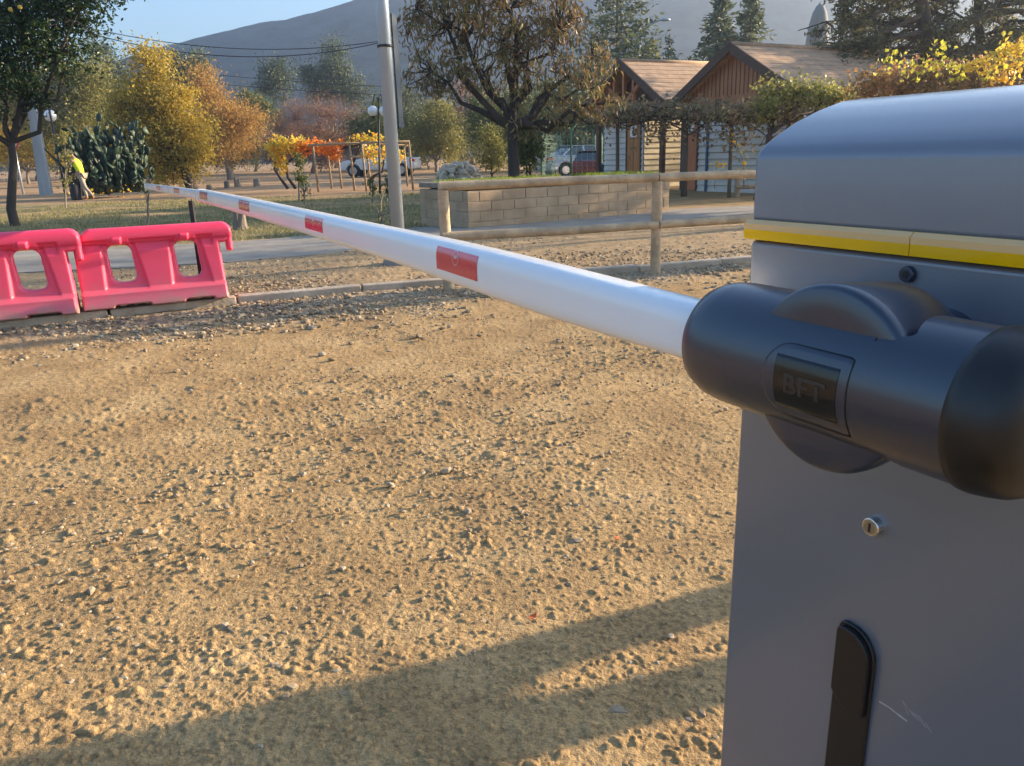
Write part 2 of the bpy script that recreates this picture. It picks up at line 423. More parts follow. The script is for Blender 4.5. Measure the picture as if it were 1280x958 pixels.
# ------------------------------------------------------------------ hills
def hill(name, pts, Y, col, base=0., depth=230, seed=1, shrub=True):
    """ridge profile given as (azimuth-like x at distance Y, height); solid slope towards the camera"""
    rng = np.random.default_rng(seed); xs = np.linspace(pts[0][0], pts[-1][0], 260); hs = np.interp(xs, [p[0] for p in pts], [p[1] for p in pts])
    k = 40; V = []
    for j in range(k+1):
        t = j/k; prof = math.sin(t*math.pi*.5)**1.1
        y = Y-depth*(1-t)+16*(fbm(xs/80, np.full_like(xs, j*.15), 3, 2)-.5)
        rid = (fbm(xs/70+5, np.full_like(xs, y.mean()/70), 5, seed)-.5)*.30*hs*math.sin(math.pi*t)
        V.append(np.stack([xs*(1-.0*(1-t)), y, base+hs*prof+rid+(0 if j < k else rng.normal(size=len(xs))*.3)], 1))
    for j in range(1, 6): V.append(np.stack([xs, np.full_like(xs, Y+depth*j/5), base+hs*(1-(j/5)**2)], 1))
    n = len(xs); V2 = np.concatenate(V); i = np.arange(len(V)-1)[:, None]*n+np.arange(n-1)[None, :]
    F = np.stack([i, i+1, i+1+n, i+n], -1).reshape(-1, 4)
    m, nn, l, b = new_mat(name); tc = nn.new('ShaderNodeTexCoord'); nz = nn.new('ShaderNodeTexNoise'); nz.inputs['Scale'].default_value = .07; nz.inputs['Detail'].default_value = 10; nz.inputs['Roughness'].default_value = .7
    l.new(tc.outputs['Object'], nz.inputs['Vector']); r = ramp(nn, [(.38, sc(col, .4)), (.6, col)]); l.new(nz.outputs[0], r.inputs[0]); l.new(r.outputs[0], b.inputs['Base Color']); b.inputs['Roughness'].default_value = 1; b.inputs['Specular IOR Level'].default_value = 0
    o = link(name, mesh_np(name, V2, F, m, True)); tag(o, kind='structure')
HY = 560.
def hp(px, py): p = atY(px, py, HY); return (p[0], max(p[2], 2))
hill('hill', [(-850, 15), hp(60, 105), hp(190, 85), hp(250, 66), hp(290, 57), hp(335, 43), hp(380, 33), hp(425, 22), hp(468, 9), hp(540, -14), hp(640, -32), hp(760, -34), hp(900, -30), hp(1080, -40), hp(1300, -30), (700, 90), (880, 60)], HY, (.09, .11, .10))

# ------------------------------------------------------------------ boom barrier
PH = R(28.2); A = np.array([-math.sin(PH), math.cos(PH), 0]); N = np.array([-math.cos(PH), -math.sin(PH), 0]); Z = np.array([0, 0, 1.])
def L3(s, q, z): return A*s-N*q+Z*z          # s along the boom, q distance in front of the camera's own plane, z up
M['cab'] = paint('cabinet_grey', (.18, .198, .235), .33, metal=.35, var=.05, scale=2, bump=.08, bscale=900, coat=.5, dirt=(.22, .20, .17), dirtamt=.16)
M['blk'] = paint('black_plastic', (.010, .021, .044), .30, var=.1, scale=4, bump=.04, bscale=1200, spec=.8, coat=.2)
M['blk2'] = paint('black_cap', (.008, .008, .009), .42, var=.1, scale=4)
M['gloss'] = paint('black_badge', (.008, .009, .011), .12, var=.1, scale=4)
M['badge_txt'] = paint('badge_letters', (.020, .021, .023), .35, var=.1, scale=4)
M['chrome'] = paint('chrome', (.7, .68, .65), .18, metal=1, var=.05)
M['white_alu'] = paint('white_enamel', (.84, .83, .82), .20, var=.015, scale=3, coat=.15, spec=.4)
M['scratch'] = paint('scratch', (.45, .45, .46), .7)
def boom_barrier():
    root = empty('boom_barrier', L3(.48, .86, 0), 'grey roadside boom barrier cabinet with black hub and long white boom', 'barrier')
    # cabinet body and cap share the outline (q measured back from the front face at .70)
    def slab(z0, z1, s0=.27, s1=.6875):
        mb = MB(); mb.box(L3((s0+s1)/2, .875, (z0+z1)/2), A*(s1-s0)/2, -N*.175, Z*(z1-z0)/2); return mb
    slab(0, 1.092).build('cabinet', M['cab'], root, .007, 3)
    prof = [(0, 1.114), (0, 1.184), (.004, 1.193), (.012, 1.201), (.03, 1.211), (.06, 1.226), (.097, 1.239), (.135, 1.249), (.175, 1.253)]
    prof = prof+[(.35-a, b) for a, b in prof[::-1][1:]]
    mb = MB(); mb.prism([L3(.6875, .70+a, b) for a, b in prof], -A*.4175); mb.build('cap', M['cab'], root, .006, 3, 50)
    # warning light strip all round
    m, n, l, b = new_mat('amber_strip'); b.inputs['Base Color'].default_value = (.90, .50, .0, 1); b.inputs['Roughness'].default_value = .18; b.inputs['Coat Weight'].default_value = .5
    b.inputs['Subsurface Weight'].default_value = .4; b.inputs['Subsurface Radius'].default_value = (.02, .012, .002)
    m2, n, l, b = new_mat('clear_strip'); b.inputs['Base Color'].default_value = (.80, .50, .22, 1); b.inputs['Roughness'].default_value = .15; b.inputs['Subsurface Weight'].default_value = .3; b.inputs['Subsurface Radius'].default_value = (.02, .015, .01)
    for s0, s1 in ((.27-.005, .4720), (.4730, .6890)):
        mb = MB(); V = []
        pr = [(.0, 1.1165), (.004, 1.1165), (.009, 1.1120), (.009, 1.1055), (.008, 1.0940), (.0, 1.0925)]
        for s in (s0, s1): V += [L3(s, .70-a, z) for a, z in pr]+[L3(s, 1.055, 1.0925), L3(s, 1.055, 1.1165)]
        k = 8
        F = [[i, (i+1) % k, k+(i+1) % k, k+i] for i in range(k)]
        mats = [1, 1, 1, 0, 0, 0, 0, 1]
        for f, mi in zip(F, mats): mb.add([V[i] for i in f], [[0, 1, 2, 3]], mi)
        mb.add(V[:k], [list(range(k))[::-1]], 0); mb.add(V[k:], [list(range(k))], 0)
        mb.build('light_strip', [m, m2], root)
    # allen screw
    mb = MB(); c = L3(.4752, .70, 1.0755)
    mb.tube([c, c+N*.006], [.0085, .0078], 24); mb.build('screw', M['blk'], root, .0012, 2)
    mb = MB(); mb.tube([c+N*.0055, c+N*.0066], [.004, .004], 6); mb.build('screw_socket', M['blk2'], root.children[-1] if False else root)
    # key lock
    c = L3(.4797, .70, .801); mb = MB(); mb.tube([c-N*.002, c+N*.009], [.0112, .0104], 28); lk = mb.build('lock', M['chrome'], root, .0015, 2)
    mb = MB(); mb.tube([c+N*.0088, c+N*.0096], [.0072, .0072], 22); mb.build('lock_barrel', paint('lock_core', (.35, .33, .3), .3, metal=1), lk)
    mb = MB(); mb.box(c+N*.0097, A*.0012, N*.0006, Z*.005); mb.build('key_slot', M['blk2'], lk)
    # flush handle: grip with a rounded head over a longer lower cover
    def outline(s0, s1, z0, z1, r0, r1, top=True, arc=0):
        P = []
        for (sx, zx, r, a0) in ((s0, z1, r0, 90), (s1, z1, r1, 0)):    # s0 is the camera-side (right) edge, s1 the left
            pass
        P = [(s0, z0), (s1, z0)]
        for k in range(7):
            t = math.pi/2*k/6; P.append((s1-r1+r1*math.cos(t), z1-r1+r1*math.sin(t)))
        for k in range(9):
            t = math.pi/2+math.pi/2*k/8; P.append((s0+r0+r0*math.cos(t), z1-r0*1.3+r0*1.3*math.sin(t)))
        return P
    mb = MB(); mb.prism([L3(s, .6995, z) for s, z in outline(.4575, .5070, .34, .672, .030, .010)], N*.005); mb.build('handle_plate', M['blk2'], root, .002, 2)
    mb = MB(); P = outline(.4605, .5045, .57, .6685, .027, .008)
    P[0:2] = [(.4605+.044*t, .567-.010*math.sin(t*math.pi)+.014*t) for t in np.linspace(0, 1, 8)]
    mb.prism([L3(s, .6955, z) for s, z in P], N*.0085); mb.build('handle_grip', M['blk2'], root, .002, 2)
    # scratches on the paint
    mb = MB(); rng = np.random.default_rng(4)
    pts = [ray(*p) for p in ((1099, 877), (1112, 885), (1122, 893), (1134, 902))]; pts = [CAM+d*(-.6994/(N@d)) for d in pts]
    for a_, b_ in zip(pts[:-1], pts[1:]):
        d = (b_-a_); u = np.cross(d, N); u = u/np.linalg.norm(u)*.0011*rng.uniform(.6, 1.2); mb.add([a_-u, b_-u*.6, b_+u*.6, a_+u], [[0, 1, 2, 3]])
    for k in range(9):
        c0 = ray(1128+k*4, 880+k*3.2+rng.uniform(-4, 4)); c0 = CAM+c0*(-.6993/(N@c0)); d = -A*rng.uniform(.003, .007)-Z*rng.uniform(.003, .006); u = Z*.0004
        mb.add([c0-u, c0+d-u, c0+d+u, c0+u], [[0, 1, 2, 3]])
    mb.build('scratch_mark', M['scratch'], root)
    # ---- hub cover: disc against the cabinet with a barrel along the boom
    zc, qb, rb = 1.0038, .578, .0633
    def lathe(mb, c, ax, prof, n=72):
        ax = np.array(ax, float); u = np.cross(ax, Z) if abs(ax[2]) < .9 else np.cross(ax, A); u /= np.linalg.norm(u); w = np.cross(ax, u); V = []; F = []
        for d, r in prof:
            for j in range(n):
                t = 2*math.pi*j/n; V.append(np.array(c)+ax*d+r*(u*math.cos(t)+w*math.sin(t)))
        for i in range(len(prof)-1):
            for j in range(n):
                k = (j+1) % n; F.append((i*n+j, i*n+k, (i+1)*n+k, (i+1)*n+j))
        mb.add(V, F, 0, True)
        mb.add(V[:n], [list(range(n))[::-1]], 0, True); mb.add(V[-n:], [list(range(n))], 0, True)
    DS, DZ, DR = .4330, 1.0040, .0835
    mb = MB(); cd = L3(DS, .70, DZ)
    lathe(mb, cd, N, [(-.002, .045), (.070, .045), (.070, .072), (.073, .0755), (.08, .0775), (.12, .0805), (.150, DR), (.1575, DR-.0004), (.1615, DR-.0022), (.1632, DR-.0052), (.1636, .06), (.1636, .01)], 96)
    hub = mb.build('hub', M['blk'], root)
    n = 120
    def grid(mb, rows):
        V = []; F = []
        for row in rows:
            for j, (s, k) in enumerate(row): t = 2*math.pi*j/n; V.append(L3(s, qb, zc)+rb*k*(N*math.cos(t)+Z*math.sin(t)))
        for i in range(len(rows)-1):
            for j in range(n): k = (j+1) % n; F.append((i*n+j, i*n+k, (i+1)*n+k, (i+1)*n+j))
        mb.add(V, F, 0, True)
    SB = .385
    mb = MB(); pr = [(SB, 1), (.42, 1), (.46, 1), (.53, 1), (.568, 1), (.584, .976), (.597, .906), (.606, .78), (.611, .59), (.612, .3)]
    grid(mb, [[p]*n for p in pr]); grid(mb, [[(SB, .35)]*n, [(SB, 1)]*n]); mb.build('boom_sleeve', M['blk'], hub)
    # on the near side the barrel is cut back round the disc where it lies behind the disc face
    ss = []
    for j in range(n):
        t = 2*math.pi*j/n; q = qb-rb*math.cos(t); z = zc+rb*math.sin(t)
        cut = DS-math.sqrt(max(.0, .0925**2-(z-DZ)**2)); w = float(sstep(.5335, .546, q)); ss.append(SB*(1-w)+min(cut, SB)*w)
    mb = MB(); grid(mb, [[(ss[j]+(.312-ss[j])*k/5, 1) for j in range(n)] for k in range(6)][::-1])
    grid(mb, [[(ss[j], 1) for j in range(n)], [(ss[j], .4) for j in range(n)]]); mb.build('barrel', M['blk'], hub)
    mb = MB(); lathe(mb, L3(.0, qb, zc), A, [(.314, .05), (.314, rb-.002), (.311, rb+.0018), (.304, rb+.002), (.294, rb+.0005), (.283, rb-.002), (.274, rb-.007), (.268, rb-.015), (.265, rb-.027), (.264, .02)][::-1])
    mb.build('end_cap', M['blk2'], hub)
    # badge plate bent round the barrel
    def on_barrel(s, ang, r): return L3(s, qb, zc)+r*(N*math.cos(ang)+Z*math.sin(ang))
    def bent(name, cols, r, th, mat, par, K=14):
        """cols: (s, lower arc, upper arc) across the barrel"""
        mb = MB(); V = []; F = []; m_ = len(cols)
        for s, a0, a1 in cols:
            V.append(on_barrel(s, a0/r, r-.0004))
            for k in range(K+1): V.append(on_barrel(s, (a0+(a1-a0)*k/K)/r, r+th))
            V.append(on_barrel(s, a1/r, r-.0004))
        for i in range(m_-1):
            for k in range(K+2): F.append((i*(K+3)+k, (i+1)*(K+3)+k, (i+1)*(K+3)+k+1, i*(K+3)+k+1))
        mb.add(V, F, 0, True); return mb.build(name, mat, par)
    def plate(g):
        out = []; s0, s1, a0, a1 = .392-g, .4815+g, -.040-g, .032+g; c = (a0+a1)/2; h = (a1-a0)/2
        for t in np.linspace(0, 1, 26):
            s = s0+(s1-s0)*t; k = max(0., 1-max(0, (s-(s1-.030))/.030)**2.2)**.5; k2 = 1-.06*max(0, 1-(s-s0)/.004); out.append((s, c-h*k*k2, c+h*k*k2))
        return out
    bent('badge_groove', plate(.0009), rb, .0002, M['blk2'], hub)
    bent('badge_plate', plate(0), rb, .0006, M['blk'], hub)
    bent('badge', [(t, -.027, .021) for t in np.linspace(.401, .467, 6)], rb, .0010, M['gloss'], hub)
    def text_on(name, txt, size, place, mat, par, sx=1.0, bold=.0):
        cu = bpy.data.curves.new(name, 'FONT'); cu.body = txt; cu.size = size; cu.align_x = 'CENTER'; cu.align_y = 'CENTER'; cu.offset = bold; cu.resolution_u = 3
        to = bpy.data.objects.new(name, cu); COL.objects.link(to); bpy.context.view_layer.update()
        me = bpy.data.meshes.new_from_object(to.evaluated_get(bpy.context.evaluated_depsgraph_get())); bpy.data.objects.remove(to)
        bm = bmesh.new(); bm.from_mesh(me); bmesh.ops.triangulate(bm, faces=bm.faces[:])
        for _ in range(2):
            long = [e for e in bm.edges if e.calc_length() > size*.12]
            if long: bmesh.ops.subdivide_edges(bm, edges=long, cuts=1); bmesh.ops.triangulate(bm, faces=bm.faces[:])
        for v in bm.verts: v.co = Vector(place(v.co.x*sx, v.co.y))
        me2 = bpy.data.meshes.new(name); bm.to_mesh(me2); bm.free(); me2.materials.clear(); me2.materials.append(mat)
        return link(name, me2, par)
    text_on('badge_letters', 'BFT', .024, lambda x, y: on_barrel(.434-x, (y-.004)/rb, rb+.0013), M['badge_txt'], hub, 1.15, .0006)
    # ---- boom: oval tube in two telescoping sections
    ZS = [(.50, 1.003), (.62, 1.0046), (.93, 1.008), (1.26, 1.0145), (1.57, 1.0185), (2.23, 1.0225), (3.27, 1.027), (4.4, 1.029), (5.1, 1.026), (6.5, 1.014), (8.6, .992)]
    def bz(s): return float(np.interp(s, [a for a, b in ZS], [b for a, b in ZS]))
    qa = .580
    def sec(s, hh, hw, n=40): return [L3(s, qa, bz(s))+N*hw*math.copysign(abs(math.cos(t))**.60, math.cos(t))+Z*hh*math.copysign(abs(math.sin(t))**.62, math.sin(t)) for t in np.arange(n)*2*math.pi/n]
    def oval(stations, name, mat, par, n=40):
        V = []; F = []
        for s, hh, hw in stations: V += sec(s, hh, hw, n)
        for i in range(len(stations)-1):
            for j in range(n):
                k = (j+1) % n; F.append((i*n+j, (i+1)*n+j, (i+1)*n+k, i*n+k))
        mb = MB(); mb.add(V, F, 0, True); mb.add(V[:n], [list(range(n))], 0, False); mb.add(V[-n:], [list(range(n))[::-1]], 0, False); return mb.build(name, mat, par)
    s_j = 4.6; H1, W1, H2, W2 = .0385, .031, .027, .022
    hs_ = lambda s: H1*float(np.interp(s, [.5, .62, .95, 1.2, 1.7, 9], [.80, .83, .97, .97, .88, .88]))
    boom = oval([(.50, H1*.8, W1*.9), (.58, H1*.82, W1*.9)]+[(s, hs_(s), W1) for s in list(np.linspace(.62, .98, 8))+list(np.linspace(1.1, s_j, 20))], 'boom', M['white_alu'], root)
    oval([(s, H2, W2) for s in np.linspace(s_j-.2, 8.45, 14)], 'boom_extension', M['white_alu'], boom)
    oval([(8.45, H2+.001, W2+.001), (8.50, H2, W2), (8.52, H2*.7, W2*.7)], 'boom_end_cap', M['white_alu'], boom)
    oval([(s_j-.03, hs_(4)+.002, W1+.002), (s_j+.012, hs_(4)+.002, W1+.002)], 'joint_collar', M['white_alu'], boom)
    for s in (4.25, 4.9):
        c = L3(s, qa, bz(s))-Z*.012+N*(W1-.002); mb = MB(); mb.tube([c, c+N*.006], [.007, .005], 10); mb.build('boom_bolt', M['chrome'], boom)
    # groove lines of the extrusion
    for dz in (.0045, ):
        pass
    # red reflective stickers
    m, n, l, b = new_mat('red_reflector'); tc = n.new('ShaderNodeTexCoord'); 
    vo = n.new('ShaderNodeTexVoronoi'); vo.inputs['Scale'].default_value = 160; l.new(tc.outputs['Object'], vo.inputs['Vector'])
    r = ramp(n, [(0, (.58, .003, .03)), (1, (.74, .006, .045))]); l.new(vo.outputs['Distance'], r.inputs[0]); l.new(r.outputs[0], b.inputs['Base Color']); b.inputs['Roughness'].default_value = .22; b.inputs['Coat Weight'].default_value = 1; b.inputs['Coat Roughness'].default_value = .1
    mw, n, l, b = new_mat('sticker_white'); b.inputs['Base Color'].default_value = (.8, .78, .78, 1); b.inputs['Roughness'].default_value = .3
    def sat(px, py):
        d = ray(px, py); t = -(qa-.02)/(N@d); return (CAM+d*t)@A
    for (x0, x1, big) in ((553, 604, 1), (387, 409, 1), (303, 316, 1), (253, 263, 1), (218, 225, 0), (196, 201, 0)):
        yy = lambda x: 233+(x-183)*.262
        s1, s0 = sat(x0, yy(x0)), sat(x1, yy(x1)); hh, hw = (hs_((s0+s1)/2), W1) if s0 < s_j else (H2, W2)
        tt = np.linspace(-1.4, 1.4, 281); vv_ = hh*np.sign(np.sin(tt))*np.abs(np.sin(tt))**.62*.96-hw*np.abs(np.cos(tt))**.6*.28; vt = hh*.96+hw*.13; t_lo = tt[np.argmin(np.abs(vv_+.50*vt)+(np.abs(tt) > 1.35))]; t_hi = tt[np.argmin(np.abs(vv_-.50*vt)+(tt > .9)*9)]
        V = []; F = []; K = 8
        for i, s in enumerate(np.linspace(s0, s1, 6)):
            k2 = 1.
            for t in np.linspace(t_lo, t_hi, K+1):
                V.append(L3(s, qa, bz(s))+N*(hw+.0007)*abs(math.cos(t))**.60+Z*(hh*k2+.0005)*math.copysign(abs(math.sin(t))**.62, math.sin(t)))
        for i in range(5):
            for k in range(K): a_ = i*(K+1)+k; F.append((a_, a_+1, a_+K+2, a_+K+1))
        mb = MB(); mb.add(V, F, 0, True); st = mb.build('reflective_sticker', m, boom)
        if big:
            sc_ = (s0+s1)/2; ln = s1-s0
            zm = hh*math.copysign(abs(math.sin((t_lo+t_hi)/2))**.62, math.sin((t_lo+t_hi)/2))
            def pl(x, y, sc_=sc_, hh=hh, hw=hw, zm=zm):
                y = y+zm; u = min(.98, abs(y)/hh)**(1/.62); return L3(sc_-x, qa, bz(sc_))+N*(hw*math.sqrt(1-u*u)**.60+.0014)+Z*y
            mb = MB(); ring = []; n_ = 28; ro, ri = .0125, .0117
            V = [pl(ro*math.cos(2*math.pi*i/n_), ro*math.sin(2*math.pi*i/n_)) for i in range(n_)]+[pl(ri*math.cos(2*math.pi*i/n_), ri*math.sin(2*math.pi*i/n_)) for i in range(n_)]
            mb.add(V, [(i, (i+1) % n_, n_+(i+1) % n_, n_+i) for i in range(n_)]); 
            for dx in (-.004, .0, .004): mb.add([pl(dx-.0013, -.001), pl(dx+.0013, -.001), pl(dx+.0008, .004), pl(dx-.0008, .004)], [(0, 1, 2, 3)])
            mb.build('sticker_mark', mw, st)
boom_barrier()

# ------------------------------------------------------------------ plastic road barriers
def road_barrier_mesh():
    LX, LZ = 1.17, .635; nx, nz = 234, 127
    xs = (np.arange(nx+1))*LX/nx; zs = (np.arange(nz+1))*LZ/nz; X, Zz = np.meshgrid(xs, zs, indexing='ij')
    def rbox(x, z, cx, cz, hx, hz_, r):
        dx = np.abs(x-cx)-(hx-r); dz = np.abs(z-cz)-(hz_-r)
        return np.hypot(np.maximum(dx, 0), np.maximum(dz, 0))+np.minimum(np.maximum(dx, dz), 0)-r
    # outline: slanted body + rounded top beam + hook
    lean = (Zz-.0)*0
    body = np.maximum(np.maximum(.015+.05*np.clip((Zz-.0)/.5, 0, 1)*0-X, X-(1.085-.04*Zz)), np.maximum(Zz-.55, -Zz+.0))
    top = rbox(X, Zz, (.075+LX)/2, .545, (LX-.075)/2, .088, .085)
    hook = rbox(X, Zz, 1.140, .47, .028, .085, .018)
    body_l = np.maximum(np.maximum(.0+.045*np.clip(Zz/.4, 0, 1)-.0-X+.02, X-.2), np.maximum(Zz-.47, -Zz))
    d = np.minimum(np.minimum(np.minimum(body, top), hook), body_l)
    holes = []
    for cx in (.335, .815): holes.append(rbox(X, Zz, cx-(Zz-.34)*.06, .345, .082, .145, .055))
    hd = np.minimum(*holes)
    notch = np.minimum(rbox(X, Zz, .37, .0, .12, .022, .01), rbox(X, Zz, .86, .0, .10, .022, .01))
    D = np.maximum(np.maximum(d, -hd), -notch)        # <0 inside
    t = .068+.0*X
    t = t+sstep(.155, .125, Zz)*.075+sstep(.12, .0, Zz)*.02          # skirt
    t = t+sstep(.155, .40, Zz)*(-.012)
    # recess fields flaring around the holes down to the skirt
    for cx in (.335, .815):
        w = .115+(.50-Zz)*.10; fl = sstep(w+.012, w-.012, np.abs(X-(cx-(Zz-.34)*.06)))*sstep(.52, .49, Zz)*sstep(.13, .17, Zz); t = t-.022*fl
    # top beam rounding and the shallow tray under it
    beam = sstep(.50, .515, Zz); t = t*(1-beam)+beam*(.075*np.sqrt(np.clip(1-((Zz-.555)/.085)**2, .05, 1))**.8)
    for a_, b_ in ((.03, .27), (.40, .75), (.88, 1.02)):
        tray = sstep(a_, a_+.02, X)*sstep(b_, b_-.02, X)*sstep(.435, .50, Zz)*sstep(.545, .53, Zz); t = t-.022*tray
    for cx in (.335, .815): t = t+.04*sstep(.034, .026, np.abs(X-cx+.012))*sstep(.485, .495, Zz)*sstep(.56, .55, Zz)
    r_ = .022; q = np.clip(-D/r_, 0, 1); h = t*np.sqrt(1-(1-q)**2)
    inside = D < 0
    cell = inside[:-1, :-1] & inside[1:, :-1] & inside[1:, 1:] & inside[:-1, 1:]
    h = np.where(inside, np.maximum(h, .0), 0)
    # cells at the border get thin walls
    idx = -np.ones(X.shape, int); use = np.zeros(X.shape, bool)
    use[:-1, :-1] |= cell; use[1:, :-1] |= cell; use[1:, 1:] |= cell; use[:-1, 1:] |= cell
    idx[use] = np.arange(use.sum()); n = use.sum(); h = np.maximum(h, .012)
    Vf = np.stack([X[use], -h[use], Zz[use]], 1); Vb = np.stack([X[use], h[use], Zz[use]], 1); V = np.concatenate([Vf, Vb])
    i, j = np.nonzero(cell); a, b, c, e = idx[i, j], idx[i+1, j], idx[i+1, j+1], idx[i, j+1]
    F = [np.stack([a, b, c, e], 1), np.stack([a, e, c, b], 1)+n]
    edges = {}
    from collections import Counter
    E_ = np.concatenate([np.stack(p, 1) for p in ((a, b), (b, c), (c, e), (e, a))]); key = set(map(tuple, E_.tolist()))
    W_ = [(p, p+n, q_+n, q_) for p, q_ in key if (q_, p) not in key]
    F.append(np.array(W_)); V = V.astype(float)
    return V, np.concatenate(F)
m, n_, l_, b_ = new_mat('pink_plastic'); tc = n_.new('ShaderNodeTexCoord'); sx = n_.new('ShaderNodeSeparateXYZ'); l_.new(tc.outputs['Object'], sx.inputs[0])
nz_ = n_.new('ShaderNodeTexNoise'); nz_.inputs['Scale'].default_value = 9; nz_.inputs['Detail'].default_value = 8; l_.new(tc.outputs['Object'], nz_.inputs['Vector'])
ad = n_.new('ShaderNodeMath'); ad.operation = 'MULTIPLY_ADD'; ad.inputs[1].default_value = .22; l_.new(nz_.outputs[0], ad.inputs[0]); l_.new(sx.outputs[2], ad.inputs[2])
rp = ramp(n_, [(.10, (.36, .22, .17)), (.20, (.60, .13, .18)), (.36, (.74, .07, .145)), (.8, (.80, .05, .12))]); l_.new(ad.outputs[0], rp.inputs[0]); l_.new(rp.outputs[0], b_.inputs['Base Color'])
b_.inputs['Roughness'].default_value = .42; b_.inputs['Subsurface Weight'].default_value = .35; b_.inputs['Subsurface Radius'].default_value = (.08, .01, .02); b_.inputs['Subsurface Scale'].default_value = .6
M['pink'] = m
V, F = road_barrier_mesh(); bar_me = mesh_np('road_barrier', V, F, M['pink'], True)
zb = .062
p0, p1 = gnd(104, 391, zb), gnd(288, 373, zb); q1 = gnd(101, 393, zb); q0 = q1-(p1-p0)*1.03+np.array([0, .0, 0])
for i, (a, b, lab) in enumerate(((p0, p1, 'pink plastic road barrier on the kerb, its hooked end free beside the boom'), (q0, q1, 'pink plastic road barrier cut by the left edge, hooked against its neighbour'))):
    o = bpy.data.objects.new('road_barrier', bar_me); COL.objects.link(o); d = b-a; L = np.linalg.norm(d); d /= L; nn = np.array([-d[1], d[0], 0])
    k = L/1.07; o.scale = (k, k*1.0, k*.97); o.location = tuple(a+nn*.13-d*.015*k); o.rotation_euler = (0, 0, math.atan2(d[1], d[0]))
    tag(o, lab, 'road barrier', 'pink road barriers along the kerb')

# ------------------------------------------------------------------ round-log rail fence along the kerb
M['log'] = paint('pale_log', (.42, .31, .19), .78, var=.3, scale=6, bump=.6, bscale=38, dirt=(.2, .14, .09), dirtamt=.6)
def rail_fence(name, posts, h, rails, label, rp=.052, rr=.042, ext=None, over=.25):
    posts = [np.array(p, float) for p in posts]; root = empty(name, posts[0], label, 'fence')
    rng = np.random.default_rng(5)
    for p in posts:
        mb = MB(); t = rng.normal(size=2)*.008
        mb.tube([p-[0, 0, .15], p+[t[0]*.5, t[1]*.5, h*.5], p+[t[0], t[1], h]], [rp, rp*.98, rp*.94], 16); mb.build('post', M['log'], root, .004)
    pts = posts+([np.array(ext, float)] if ext is not None else [])
    for z in rails:
        for a, b in zip(pts[:-1], pts[1:]):
            d = (b-a)/np.linalg.norm(b-a); nn = np.array([d[1], -d[0], 0])
            top = abs(z-max(rails)) < .01
            off = nn*(0 if top else rp*.7)
            A0 = a+[0, 0, z]+off-(d*over*.2 if a is posts[0] else 0); B0 = b+[0, 0, z]+off
            mid = (A0+B0)/2+[0, 0, rng.normal()*.008]
            mb = MB(); mb.tube([A0+d*.004, A0*.7+B0*.3, mid, B0-d*.004], [rr*rng.uniform(.95, 1.05), rr, rr*.98, rr*rng.uniform(.92, 1.05)], 14); mb.build('rail', M['log'], root, .003)
    return root
f0, f1 = gnd(561, 362), gnd(819, 343); f0 = f0+[0, 0, 0]; dd = (f1-f0)/np.linalg.norm(f1-f0)
f2 = gnd(1075, 320)
rail_fence('rail_fence', [f0, f1, f2, f2+(f2-f1)*1.0], .90, (.935, .49), 'low fence of pale round logs standing on the kerb in front of the block planter')
g0 = gnd(921, 247); g1 = g0+[1.9, -.1, 0]; gm = g0-[2.2, -.2, 0]
rail_fence('rail_fence', [g0, g1, g1+[2, -.2, 0]], .62, (.60, .25), 'far low fence of round logs in front of the weatherboard building', .07, .05)

# ------------------------------------------------------------------ block planter
M['block'] = None
m, n_, l_, b_ = new_mat('concrete_block'); tc = n_.new('ShaderNodeTexCoord'); mp = n_.new('ShaderNodeMapping'); 
nz_ = n_.new('ShaderNodeTexNoise'); nz_.inputs['Scale'].default_value = 3; nz_.inputs['Detail'].default_value = 8; l_.new(tc.outputs['Object'], nz_.inputs['Vector'])
rp = ramp(n_, [(.3, (.36, .24, .14)), (.55, (.46, .32, .195)), (.75, (.52, .39, .25))]); l_.new(nz_.outputs[0], rp.inputs[0]); l_.new(rp.outputs[0], b_.inputs['Base Color']); b_.inputs['Roughness'].default_value = .95
nb = n_.new('ShaderNodeTexNoise'); nb.inputs['Scale'].default_value = 50; nb.inputs['Detail'].default_value = 6; l_.new(tc.outputs['Object'], nb.inputs['Vector']); bp = n_.new('ShaderNodeBump'); bp.inputs['Strength'].default_value = .7; bp.inputs['Distance'].default_value = .01; l_.new(nb.outputs[0], bp.inputs['Height']); l_.new(bp.outputs[0], b_.inputs['Normal'])
M['block'] = m; M['mortar'] = paint('mortar', (.44, .33, .22), .95, var=.2, scale=6, bump=.5)
M['capstone'] = paint('planter_rim', (.27, .21, .16), .9, var=.2, scale=4, bump=.5, dirt=(.12, .10, .06))
